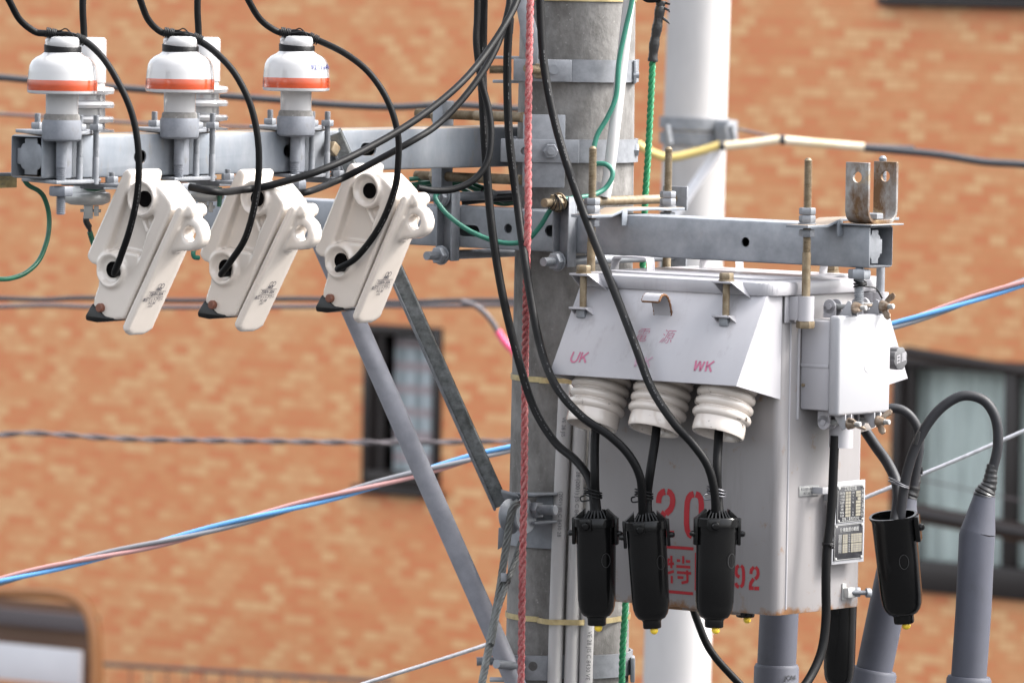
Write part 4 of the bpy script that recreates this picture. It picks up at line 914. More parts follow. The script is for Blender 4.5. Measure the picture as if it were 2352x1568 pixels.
# ---------------- hanger rods, plates and lifting sleeves
RS = (0.242, 0.719); RT = (-0.264, -0.036)
def zf(v, s, t): return Zat(s, t, v)
hang = []
for k, s_ in enumerate(RS):
    hp = thing('hanger_plate', ('cranked steel plate bridging the lower arm near the pole', 'cranked steel plate bridging the lower arm below the U bracket')[k], 'plate', L(s_, TB, zBt), 'cranked plates bridging the lower arm')
    z0 = zBt + .002; o = MB(); zd = z0 - .006
    prof = [(-.145, zd), (-.085, zd), (-.045, z0 + .004), (.0, z0 + .004), (.05, z0 + .004), (.085, z0 + .002), (.135, z0 + .002)]
    q = [L(s_ - .024, TB + t_, z_) for t_, z_ in prof] + [L(s_ - .024, TB + t_, z_ + .0055) for t_, z_ in prof[::-1]]
    o.prism(q, SV*.048, .0012); o.rng(s_ + .022, s_ + .025, TB - .056, TB - .040, z0 - .022, z0 + .006, .0008); o.build('plate', 'galv_arm', hp)
for k, s_ in enumerate(RS):
    for j, t_ in enumerate(RT):
        lab = (('tan threaded hanger rod in front of the pole beside the teal wire', 'brown hanger rod behind the lower arm, seen against the far pole'), ('tan threaded hanger rod nearest the camera, left of the U bracket', 'threaded hanger rod standing behind the U bracket'))[k][j]
        hr = thing('hanger_rod', lab, 'threaded rod', L(s_, t_, zBt), 'threaded rods hanging the transformer from the lower arm')
        ztop = zf((340, 367)[k] if j == 0 else (341, 362)[k], s_, t_); zlow = zf((700, 745)[k], s_, t_) if j == 0 else zf((690, 690)[k], s_, t_)
        pz = zBt + (-.004 if j == 0 else .004); zmid = pz - .045
        m = 'rust_zinc' if not (k == 1 and j == 1) else 'galv'
        o = MB(); o.rod(L(s_, t_, zmid), L(s_, t_, ztop), .0076, .0026); o.rod(L(s_, t_, zlow), L(s_, t_, zmid), .0080); o.lathe([(.0072, 0), (.004, .004), (0, .0045)], L(s_, t_, ztop - .001), ZV, 10); o.build('rod', m, hr)
        n = MB(); n.lathe([(.016, 0), (.016, .002), (0, .002)], L(s_, t_, pz + .006), ZV, 20); n.hexn(L(s_, t_, pz + .015), ZV, .0148, .013); n.build('nut', 'galv', hr)
        n = MB(); n.hexn(L(s_, t_, pz + .0285), ZV, .0148, .0125); n.build('nut', 'galv', hr)
        n = MB(); n.hexn(L(s_, t_, pz - .010), ZV, .0140, .013); n.build('nut', 'galv', hr)
        if j == 0: n = MB(); n.hexn(L(s_, t_, zlow + .0), ZV, .0165, .014); n.build('bolt_head', 'rust_zinc', hr)

# ---------------- U bracket on the arm's end
ubk = thing('u_bracket', 'rust stained steel U bracket standing on the right end of the lower arm', 'bracket', L(.778, TB, zBt))
t0, t1 = TB - .047, TB + .045; zu0 = zBt + .0035; zu1 = zf(374, .80, t0); rr = .024; th = .006
outer = []; inner = []
n = 8
prof_o = [(t0, zu1)] + [(t0 + rr - math.cos(math.pi/2*k/n)*rr, zu0 + rr - math.sin(math.pi/2*k/n)*rr) for k in range(n+1)] + [(t1 - rr + math.sin(math.pi/2*k/n)*rr, zu0 + rr - math.cos(math.pi/2*k/n)*rr) for k in range(n+1)] + [(t1, zu1)]
ri = rr - th
prof_i = [(t1 - th, zu1)] + [(t1 - rr + math.cos(math.pi/2*k/n)*ri, zu0 + rr - math.sin(math.pi/2*k/n)*ri) for k in range(n+1)] + [(t0 + rr - math.sin(math.pi/2*k/n)*ri, zu0 + rr - math.cos(math.pi/2*k/n)*ri) for k in range(n+1)] + [(t0 + th, zu1)]
ubm = MB().prism([L(.752, a, b) for a, b in prof_o + prof_i], SV*.050, .0008, seg=1)
pc = W(1969, 407, t=t0); hc = MB().rod(L(st(pc)[0], t0 - .1, pc.z), L(st(pc)[0], t1 + .1, pc.z), .0098, n=24)
cut(ubm, hc).build('strap', layer(layer(mat('rusting_steel', (0.30, 0.30, 0.295), .45, .35, col2=(0.20, 0.19, 0.18), vscale=20), (0.10, 0.05, 0.018), 13, .40, .56, (1, 1, .6)), (0.28, 0.20, 0.10), 24, .56, .72), ubk)
o = MB(); o.hexn(L(.776, TB + .004, zu0 + .012), ZV, .019, .011); o.build('bolt_head', 'galv', ubk)
o = MB(); o.rod(L(.774, TB - .03, zBb - .075), L(.774, TB - .03, zBb), .0092, .003); o.hexn(L(.774, TB - .03, zBb - .011), ZV, .020, .017); o.build('bolt', 'galv_dark', ubk)
o = MB(); pp = L(.776, TB - .03, zBb - .032)
for k in range(3): o.torus(pp + ZV*.004*k, ZV + SV*.2*(k-1), .011, .0016, 18, 6)
o.tube(smooth([pp + SV*.01, pp + SV*.02 + TV*.02 - ZV*.004, pp + SV*.026 + TV*.032 - ZV*.022], 5), .0016, 6); tag(o.build('tie_wire', 'wire'), 'black wire twisted round the bolt under the right end of the lower arm', 'wire')
tag(MB().rng(.735, .812, TB - .05, TB + .05, zBt - .0005 + .0008, zBt + .0031, .0008).build('packing_plate', 'galv_arm'), 'thin steel packing plate under the U bracket on the arm end', 'plate')

# ================================================================== TRANSFORMER
s0, s1, t0, t1 = .278, .690, -.295, -.036
zbot = Zat(s1, t0, 1414); ztop = Zat(s1, t0, 672); zlid = Zat(.70, -.345, 683)
tr = thing('transformer', 'light grey box transformer hanging under the lower arm with red stencilled numbers', 'transformer', L(.48, -.165, zbot))
def rrect(a0, a1, b0, b1, r, n=5):
    q = []
    for cx_, cy_, st_ in ((a1 - r, b1 - r, 0), (a0 + r, b1 - r, 90), (a0 + r, b0 + r, 180), (a1 - r, b0 + r, 270)):
        for k in range(n + 1): a = R(st_ + 90*k/n); q.append((cx_ + math.cos(a)*r, cy_ + math.sin(a)*r))
    return q
def rslab(mb, a0, a1, b0, b1, z0, z1, r, bev=0.0, m=0): return mb.prism([L(x, y, z0) for x, y in rrect(a0, a1, b0, b1, r)], ZV*(z1 - z0), bev, m)
tk = rslab(MB(), s0, s1, t0, t1, zbot, ztop, .016, .0015)
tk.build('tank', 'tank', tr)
# bottom rim tabs
o = MB(); o.rng(.44, .60, t0 + .012, t0 + .016, zbot - .006, zbot + .002); o.build('base_rim', 'tank', tr)
# lid with rolled edge
ld = rslab(MB(), s0 - .016, s1 + .012, -.348, .020, zlid, zlid + .026, .030, .007)
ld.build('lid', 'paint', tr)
o = rslab(MB(), s0 + .02, s1 - .03, -.30, -.02, zlid + .0255, zlid + .030, .03, .002); o.build('lid_ridge', 'paint', tr)
# lid loops
for s_, t_ in ((.335, -.25), (.40, -.07), (.66, -.06)):
    q = smooth([L(s_ - .05, t_, zlid + .027), L(s_ - .047, t_, zlid + .045), L(s_ - .035, t_, zlid + .050), L(s_ + .02, t_, zlid + .050), L(s_ + .03, t_, zlid + .045), L(s_ + .032, t_, zlid + .027)], 4)
    vs = []; fs = []
    for p in q: vs += [p - TV*.012, p + TV*.012, p + TV*.012 + ZV*.004, p - TV*.012 + ZV*.004]
    for i in range(len(q)-1):
        for j in range(4): fs.append([4*i+j, 4*i+(j+1) % 4, 4*i+4+(j+1) % 4, 4*i+4+j])
    MB().add(vs, fs).build('lid_loop', 'paint', tr)
# hoods front and rear
def hood(sign, tb, name):
    """sloping sheet hood: sign -1 at the front, +1 at the rear"""
    ofs_t, ofs_b = .047, .133; e = .0035
    if sign < 0: zt_ = zlid + .002; zf_ = Zat(s1, tb - ofs_b, 886); zk = Zat(s1, tb, 917)
    else: zt_ = zlid + .002; zf_ = Zat(s1, tb + ofs_b, 868); zk = Zat(s1, tb + .02, 900)
    T_ = lambda o_: tb + sign*o_
    h = MB()
    A0, A1 = L(s0, T_(ofs_t), zt_), L(s1, T_(ofs_t), zt_); B0, B1 = L(s0, T_(ofs_b), zf_), L(s1, T_(ofs_b), zf_)
    nrm = (A1 - A0).cross(B0 - A0).normalized()
    if nrm.dot(TV)*sign < 0: nrm = -nrm
    h.prism([A0, A1, B1, B0], -nrm*e, .0012)
    for s_, dd_ in ((s0, 1), (s1, -1)):
        q = [L(s_, T_(ofs_t), zt_) - nrm*e*.2, L(s_, T_(ofs_b), zf_) - nrm*e*.2, L(s_, T_(.0005), zk), L(s_, T_(.0005), zt_)]
        h.prism([p - SV*dd_*.0005 for p in q], SV*dd_*e)
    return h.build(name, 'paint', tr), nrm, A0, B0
hf, hn, HA0, HB0 = hood(-1, t0, 'hood'); hood(1, t1, 'hood')
HPL = lambda u, v: Wp(u, v, HA0 + hn*.0008, hn)
TP = lambda u, v: W(u, v, t=t0 - .0008)
# lettering on the hood
def strokes(lst, f, nrm, wd, ink, name='lettering'):
    o = MB()
    for q in lst: o.ribbon([f(*p) for p in q], wd, nrm)
    return o.build(name, ink, tr)
f7 = lambda x, y: HPL(1433.25 + .22267*x, 588 + .22267*y)
f6 = lambda x, y: HPL(918.75 + .3165*x, 367.5 + .3165*y)
strokes([[(1262, 1390), (1243, 1432), (1240, 1450), (1250, 1464), (1268, 1464), (1284, 1450), (1310, 1392)], [(1326, 1393), (1300, 1467)], [(1370, 1394), (1312, 1440)], [(1331, 1426), (1346, 1469)]], f6, hn, .0036, 'pink_ink')
strokes([[(746, 1075), (727, 1180)], [(727, 1180), (787, 1083)], [(787, 1083), (783, 1183)], [(783, 1183), (832, 1086)], [(862, 1083), (840, 1188)], [(932, 1083), (850, 1142)], [(876, 1126), (897, 1192)]], f7, hn, .0040, 'pink_ink')
strokes([[(128, 1040), (110, 1140)], [(110, 1140), (185, 1036)], [(228, 1042), (208, 1140)], [(297, 1040), (215, 1096)], [(242, 1080), (260, 1146)]], f7, hn, .0036, 'pale_ink')
dwn = (HB0 - HA0); dwn = (dwn - SV*dwn.dot(SV)).normalized()
for ch, u, v in (('電', 1473, 771), ('源', 1531, 775)): text(ch, .0300, HPL(u, v), SV, -dwn, 'pink_ink', 'lettering', tr, shear=.20, bold=-.012, sx=.95)
# stencils on the tank
f8 = lambda x, y: TP(1470 + .21094*x, 1102.5 + .21094*y)
nT = -TV
strokes([[(203, 247), (205, 195), (218, 155), (240, 132), (273, 122)], [(296, 122), (325, 133), (348, 165), (357, 210), (352, 265), (332, 315), (284, 362)], [(268, 345), (228, 415), (212, 460), (203, 500), (200, 540)], [(195, 583), (372, 583)],
         [(585, 150), (552, 160), (528, 190), (514, 240), (508, 350), (506, 470), (514, 540), (535, 585), (566, 607)], [(606, 150), (640, 165), (660, 200), (668, 260), (666, 420), (660, 500), (640, 570), (595, 607)]], f8, nT, .0118, 'red_ink')
strokes([[(60, 705), (582, 745)]], f8, nT, .0054, 'red_ink'); strokes([[(90, 1190), (578, 1233)]], f8, nT, .0054, 'red_ink')
strokes([[(607, 786), (603, 1196)]], f8, nT, .0036, 'red_ink')
strokes([[(341, 820), (341, 955)], [(300, 912), (370, 905)], [(306, 1008), (368, 988)], [(345, 1038), (345, 1120)], [(400, 872), (437, 874)], [(470, 823), (470, 906)], [(500, 880), (545, 884)], [(395, 935), (547, 945)], [(402, 1000), (556, 1012)], [(513, 978), (517, 1102)], [(408, 1054), (472, 1058)], [(521, 1100), (452, 1116)], [(318, 850), (296, 905)]], f8, nT, .0049, 'red_ink')
strokes([[(1076, 928), (1054, 945), (1046, 985), (1052, 1030), (1083, 1052)], [(1100, 928), (1120, 950), (1127, 1000), (1127, 1080), (1118, 1135), (1096, 1160)], [(1043, 1116), (1052, 1145), (1076, 1162)],
         [(1208, 1018), (1212, 975), (1240, 944)], [(1258, 944), (1282, 972), (1286, 1020), (1276, 1052), (1253, 1072)], [(1237, 1070), (1208, 1115), (1199, 1160)], [(1184, 1172), (1237, 1172)], [(1245, 1176), (1297, 1176)], [(1008, 945), (1000, 985)]], f8, nT, .0066, 'red_ink')
# hook on the hood
hk = MB(); c = HPL(1525, 712); e_ = SV; q = smooth([c + hn*.001 - ZV*.018, c + hn*.004 - ZV*.004, c + hn*.012 + ZV*.012, c + hn*.024 + ZV*.016, c + hn*.038 + ZV*.008, c + hn*.046 - ZV*.006], 5)
vs = []; fs = []
for i, p in enumerate(q):
    tg = (q[min(i+1, len(q)-1)] - q[max(i-1, 0)]).normalized(); nn = tg.cross(e_).normalized()
    vs += [p - e_*.0185 + nn*.0022, p + e_*.0185 + nn*.0022, p + e_*.0185 - nn*.0022, p - e_*.0185 - nn*.0022]
for i in range(len(q)-1):
    for j in range(4): fs.append([4*i+j, 4*i+(j+1) % 4, 4*i+4+(j+1) % 4, 4*i+4+j])
fs += [[0, 1, 2, 3], [len(vs)-1, len(vs)-2, len(vs)-3, len(vs)-4]]
hko = hk.add(vs, fs).build('hook', 'paint', tr)
for e in (-1, 1):
    o = MB(); o.tube([p + e_*.0186*e for p in q], [.0022 + .0006*math.sin(i*2.7) for i in range(len(q))], 8); o.build('rusted_edge', 'rust', hko)
o = MB(); o.tube([q[-1] - e_*.018, q[-1] + e_*.018], .0023, 8); o.build('rusted_edge', 'rust', hko)
# lid clamps: lugs on lid and hood with a bolt
def wedge(c, ln, wd, th):
    """folded lug sticking out of a sheet: flat top, slanting cheek on the right, hollow below"""
    o = MB(); o.prism([c - SV*wd/2, c + SV*wd/2, c + SV*wd/2 - TV*ln, c - SV*wd/2 - TV*ln], ZV*-th, .0012)
    o.prism([c + SV*(wd/2), c + SV*(wd/2) - TV*ln, c + SV*(wd/2 + .02) - TV*.0 - ZV*.030, ], -SV*.0025)
    o.prism([c - SV*(wd/2), c - SV*(wd/2) - TV*ln, c - SV*(wd/2) - TV*.0 - ZV*.028, ], SV*.0025)
    return o
for u in (1354, 1682):
    v1 = 622 + (u - 1354)*.0472; pl = W(u, v1 + 2, t=-.348); sC = st(pl)[0]
    cl_ = L(sC, -.346, zlid + .026); lug = wedge(cl_, .036, .040, .004).build('lid_lug', 'paint', tr)
    ph = HPL(u + 2, v1 + 64); ch = ph + TV*.004; ch = L(sC, st(ph)[1] + .004, cl_.z - .060)
    lug2 = wedge(ch, .034, .036, .004).build('hood_lug', 'paint', tr)
    o = MB(); ax0 = L(sC + .002, -.346 - .022, 0); o.rod(ax0 + ZV*(cl_.z - .066), ax0 + ZV*(cl_.z + .003), .0066, .0); o.hexn(ax0 + ZV*(cl_.z + .0085), ZV, .0128, .012); o.lathe([(.014, 0), (.014, .003), (0, .003)], ax0 + ZV*cl_.z, ZV, 20); o.build('bolt', 'rust_zinc', lug)
    o = MB(); o.box(ax0 + ZV*(ch.z - .012), (.018, .016, .014), bev=.001); o.rod(ax0 + ZV*(ch.z - .034), ax0 + ZV*(ch.z - .012), .006, .002); o.build('nut', 'galv_dark', lug2)
o = MB(); o.hexn(L(.60, -.02, zlid + .040), ZV, .0128, .012); o.lathe([(.014, 0), (.014, .006), (0, .006)], L(.60, -.02, zlid + .028), ZV, 20); o.build('bolt', 'rust_zinc', tr)
# lifting sleeves
for (s_, t_, nm) in ((RS[1], RT[0], 1), (RS[1], RT[1], 1), (RS[0], RT[0], 1), (RS[0], RT[1], 1)):
    zz1 = Zat(RS[1], RT[0], 680); zz0 = Zat(RS[1], RT[0], 737); o = MB(); sg = 1 if s_ > .5 else -1
    o.lathe([(.0092, 0), (.0152, 0), (.0152, zz1 - zz0), (.0092, zz1 - zz0)], L(s_, t_, zz0), ZV, 28)
    q0 = s1 + .0005 if sg > 0 else s0 - .0005
    o.rng(min(q0, s_ - sg*.006), max(q0, s_ - sg*.006), t_ - .0152, t_ + .004, zz0 + .001, zz1 - .001, .001)
    o.rng(min(q0, q0 + sg*.003), max(q0, q0 + sg*.003), t_ - .026, t_ + .022, zz0 - .004, zz1 + .002, .001)
    o.build('lifting_sleeve', 'paint', tr)
# weld seam up the side
o = MB(); 
o.tube([L(s1 + .0005, -.268, zbot + .01), L(s1 + .0005, -.268, zlid)], .0018, 6); o.tube([L(s1 + .0005, -.237 - .006, Zat(s1, -.24, 962)), L(s1 + .0005, -.237 - .006, Zat(s1, -.24, 735))], .0025, 6); o.build('weld_seam', 'paint', tr)

# terminal box
tb0, tb1 = -.237, -.083; cs0, cs1 = .752, .776
zc1 = Zat(cs1, tb0, 726); zc0 = Zat(cs1, tb0, 956)
bx = MB(); bx.rng(s1 + .0005, cs0 + .001, tb0, tb1, zc0 + .008, zc1 - .010, .004); bx.rng(s1 + .001, cs0, tb0 - .0015, tb0 + .002, Zat(s1, tb0, 838) - .003, Zat(s1, tb0, 838) + .003, .001); box_ = bx.build('terminal_box', 'paint', tr)
cv = MB(); cv.box(L((cs0 + cs1)/2, (tb0 + tb1)/2, (zc0 + zc1)/2), (cs1 - cs0, tb1 - tb0 + .006, zc1 - zc0), bev=.006, seg=3); cvo = cv.build('cover', 'white_paint', box_)
MB().lathe([(.0105, 0), (.0098, .0006), (0, .0006)], L(cs1, -.152, Zat(cs1, -.152, 842)), SV, 28).build('cast_disc', 'paint', box_)
o = MB(); o.rod(W(1846, 884, t=tb0 + .0), W(1846, 884, t=tb0) - TV*.004, .003); o.build('rivet', 'rust_zinc', box_)
# four swing bolts with wing nuts
def wing(c, ang):
    """wing nut: hub with two rounded ears, axis along s"""
    o = MB(); o.lathe([(.0105, 0), (.0095, .006), (.0065, .014), (0, .014)], c, SV, 18)
    d = TV*math.cos(ang) + ZV*math.sin(ang); n = SV.cross(d)
    for e in (-1, 1):
        q = [c + d*e*.004 + SV*.002 - n*.0016, c + d*e*.012 + SV*.004 - n*.0016, c + d*e*.021 + SV*.010 - n*.0016, c + d*e*.0255 + SV*.018 - n*.0016, c + d*e*.021 + SV*.024 - n*.0016, c + d*e*.014 + SV*.022 - n*.0016, c + d*e*.009 + SV*.015 - n*.0016, c + d*e*.004 + SV*.013 - n*.0016]
        o.prism(q, n*.0034, .0012)
    return o
for t_, up, ang in ((-.196, 1, R(12)), (-.112, 1, R(70)), (-.207, -1, R(-25)), (-.118, -1, R(60))):
    zz = (zc1 + .014) if up > 0 else (zc0 - .014); sg = up
    o = MB()
    for e in (-.010, .010):
        ctr = L(cs0 - .022, t_ + e, zz); o.lathe([(0, -.0022), (.0125, -.0022), (.0125, .0022), (0, .0022)], ctr, TV, 22); o.rng(cs0 - .0345, cs0 - .0095, t_ + e - .0022, t_ + e + .0022, min(zz, zz - sg*.02), max(zz, zz - sg*.02))
    o.rod(L(cs0 - .022, t_ - .015, zz), L(cs0 - .022, t_ + .015, zz), .0055); o.build('hinge_lug', 'paint', box_)
    o = MB()
    for e in (-.009, .009): o.prism([L(cs0 - .004, t_ + e, zz - sg*.016), L(cs1 - .001, t_ + e, zz - sg*.016), L(cs1 - .001, t_ + e, zz + sg*.010), L(cs1 - .008, t_ + e, zz + sg*.012)], TV*.003, .0008)
    o.build('cover_lug', 'white_paint', box_)
    o = MB(); o.rod(L(cs0 - .02, t_, zz), L(cs1 + .026, t_, zz), .0048, .0018); o.build('swing_bolt', 'silver', box_)
    wing(L(cs1 + .0005, t_, zz), ang).build('wing_nut', mat('tarnished_nut', (.30, .25, .20), .4, .6, col2=(.16, .10, .06), vscale=90) if 'tn' not in M else M['tn'], box_)
# cable gland below
pg = W(1932, 1005, s=.735); tg_ = st(pg)[1]; zg0 = Zat(.735, tg_, 1027); 
MB().lathe([(.0085, 0), (.0215, 0), (.0215, zc0 - zg0 + .012), (0, zc0 - zg0 + .012)], L(.735, tg_, zg0), ZV, 30).build('gland', 'paint', box_)
# hand wheel cap
pk = W(2066, 823, s=.757); tk_ = st(pk)[1]
o = MB(); q = []
for k in range(48):
    a = 2*math.pi*k/48; r = .0208 - .0022*max(0, math.cos(a*8))**2; q.append(L(.742, tk_ + math.cos(a)*r, pk.z + math.sin(a)*r))
o.prism(q, SV*.018, .0012); o.lathe([(.013, -.055), (.013, 0)], L(.742, tk_, pk.z), SV, 24); capo = o.build('cap', 'knob', tr)
text('日', .017, L(.7606, tk_ - .008, pk.z - .002), TV*.98 + ZV*.2, ZV, 'paint', 'lettering', capo, bold=.01, sx=.9)
text('置', .017, L(.7606, tk_ + .009, pk.z + .002), TV*.98 + ZV*.2, ZV, 'paint', 'lettering', capo, bold=.006, sx=.9)
# name plates
def on_side(u, v, s=s1): return W(u, v, s=s)
a, b = on_side(1836, 1115, s1 + .0012), on_side(1881, 1138, s1 + .0012)
ctr = (a + b)/2; wd = (b - a).dot(TV); ht = .019
lp = MB().box(ctr, (.0012, wd, ht), bev=.0004).build('label_plate', 'silver', tr)
o = MB(); o.ribbon([ctr + SV*.001 + TV*(x*wd*.48) + ZV*(y*ht*.46) for x, y in ((-1, -1), (1, -1), (1, 1), (-1, 1))], .0009, SV, closed=True); o.build('border', 'dark_ink', lp)
text('東北計器工業株式会社', .0058, ctr + SV*.001 + ZV*.0038, TV, ZV, 'dark_ink', 'lettering', lp, sx=.92, bold=.006)
text('検定 200  年   月', .0058, ctr + SV*.001 - ZV*.0045, TV, ZV, 'dark_ink', 'lettering', lp, sx=.9, bold=.004)
sp = s1 + .026
def plate(u0, v0, u1, v1):
    a = on_side(u0, v0, sp); b = on_side(u1, v1, sp); return st(a)[1], st(b)[1], b.z, a.z
ta, tb_, za, zbp = plate(1918, 1112, 1984, 1284)
o = MB(); o.rng(sp - .003, sp - .0012, ta - .004, tb_ + .002, za - .004, zbp + .004, .0006); o.rng(s1, sp - .003, ta + .002, ta + .006, zbp - .03, zbp - .008, .0006); o.rng(s1, sp - .002, ta - .035, ta - .031, zbp - .016, zbp - .004, .0006); o.rng(sp - .005, sp - .003, ta - .033, ta + .01, zbp - .016, zbp - .004, .0004)
bp = o.build('plate_holder', 'white_paint', tr)
def nameplate(u0, v0, u1, v1, kind):
    a, b, z0_, z1_ = plate(u0, v0, u1, v1); cs_ = sp + .0002; w_ = b - a; h_ = z1_ - z0_; cz = (z0_ + z1_)/2; ct = (a + b)/2
    pl = MB().rng(sp - .001, cs_, a, b, z0_, z1_, .0004).build('name_plate', 'plate_black', tr)
    o = MB(); E = lambda x, y: L(cs_ + .0007, a + w_*x, z1_ - h_*y)
    o.ribbon([E(.02, .02), E(.98, .02), E(.98, .98), E(.02, .98)], .0012, SV, closed=True); o.build('border', 'silver', pl)
    o = MB()
    for x, y in ((.06, .05), (.94, .05), (.06, .95), (.94, .95)): o.lathe([(.0028, 0), (.0024, .0014), (0, .0016)], E(x, y), SV, 12)
    o.build('rivet', 'silver', pl)
    o = MB()
    if kind == 0:
        for r_ in range(8):
            y0 = .16 + r_*.088
            for x0, x1 in ((.30, .40), (.41, .49), (.68, .86)): 
                if x0 > .6 and r_ == 2: x0 = .74
                o.add([E(x0, y0), E(x1, y0), E(x1, y0 + .072), E(x0, y0 + .072)], [[0, 1, 2, 3]])
        o.build('blank_field', 'plate_field', pl)
        text('三相変圧器', .0085, E(.48, .085), TV, ZV, 'silver', 'lettering', pl, sx=.9)
        for r_, tx in enumerate(('定格容量', '一次電圧', '二次電圧', '周波数', '結線', '油量', '総重量', '製造年')): text(tx, .0048, E(.18, .20 + r_*.088), TV, ZV, 'silver', 'lettering', pl, sx=.9); text(('kVA', 'V', 'V', 'Hz', '', 'L', 'kg', '年')[r_], .0048, E(.58, .20 + r_*.088), TV, ZV, 'silver', 'lettering', pl)
        text('東北電力株式会社', .0085, E(.925, .5), -ZV, TV, 'silver', 'lettering', pl)
        text('電機工業株式会社', .0075, E(.50, .915), TV, ZV, 'silver', 'lettering', pl, sx=.9)
    else:
        for y0, y1 in ((.29, .535), (.555, .80)):
            for x0, x1 in ((.29, .46), (.58, .95)): o.add([E(x0, y0), E(x1, y0), E(x1, y1), E(x0, y1)], [[0, 1, 2, 3]])
        o.build('table_field', 'plate_field', pl)
        o = MB()
        for y0 in (.29, .555):
            for q in (1, 2, 3): o.ribbon([E(.29, y0 + .061*q) + SV*.0004, E(.46, y0 + .061*q) + SV*.0004], .0005, SV); o.ribbon([E(.58, y0 + .061*q) + SV*.0004, E(.95, y0 + .061*q) + SV*.0004], .0005, SV)
        for x in (.36, .66, .74, .83): o.ribbon([E(x, .29) + SV*.0004, E(x, .535) + SV*.0004], .0005, SV); o.ribbon([E(x, .555) + SV*.0004, E(x, .80) + SV*.0004], .0005, SV)
        o.build('table_line', 'dark_ink', pl)
        text('使用負担の範囲', .0082, E(.52, .165), TV, ZV, 'silver', 'lettering', pl, bold=.01, sx=1.0)
        for y0 in (.32, .585):
            for q in range(4): text('負担', .0050, E(.20, y0 + .061*q), TV, ZV, 'silver', 'lettering', pl); text('VA', .0050, E(.52, y0 + .061*q), TV, ZV, 'silver', 'lettering', pl)
nameplate(1923, 1117, 1984, 1195, 0); nameplate(1916, 1205, 1981, 1281, 1)
# earth terminal
pe = on_side(1943, 1359, s1); te = st(pe)[1]
o = MB(); o.rng(s1, s1 + .003, te - .014, te - .002, pe.z - .014, pe.z + .016, .0006); o.rng(s1 + .003, s1 + .014, te - .012, te + .010, pe.z - .009, pe.z + .009, .0012); o.build('earth_lug', 'silver', tr)
o = MB(); o.hexn(L(s1 + .012, te + .017, pe.z), TV*.8 + SV*.6, .0098, .010); o.rod(L(s1 + .010, te, pe.z), L(s1 + .030, te + .030, pe.z - .001), .0045, .0016); o.lathe([(.0085, 0), (.0085, .007), (.007, .009), (0, .009)], L(s1 + .026, te + .026, pe.z - .001), TV*.8 + SV*.6, 18); o.build('screw', 'galv', tr)

# bushings
def bushing(s_, sgn=-1):
    top = L(s_, (t0 + .0 if sgn < 0 else t1) + sgn*.046, Zat(.55, t0 - .04, 852)); ax = (-ZV*1.0 + TV*sgn*.36).normalized()
    pr = [(.036, -.03), (.044, -.008), (.0460, -.002)]
    for c_ in (.006, .0245, .043, .0615, .080): pr += [(.0462, c_ - .0085), (.0490, c_ - .0075), (.0522, c_ - .0045), (.0534, c_), (.0522, c_ + .0045), (.0490, c_ + .0075), (.0462, c_ + .0085)]
    pr += [(.0462, .0915), (.0470, .097), (.0472, .110), (.0455, .1145), (.0415, .1145), (.0385, .105), (.036, .06), (.0, .05)]
    return MB().lathe(pr, top, ax, 44).build('bushing', 'bushing', tr), top, ax
BUS = [bushing(s_) for s_ in (.338, .4755, .6166)]
for s_ in (.345, .48, .615): bushing(s_, 1)
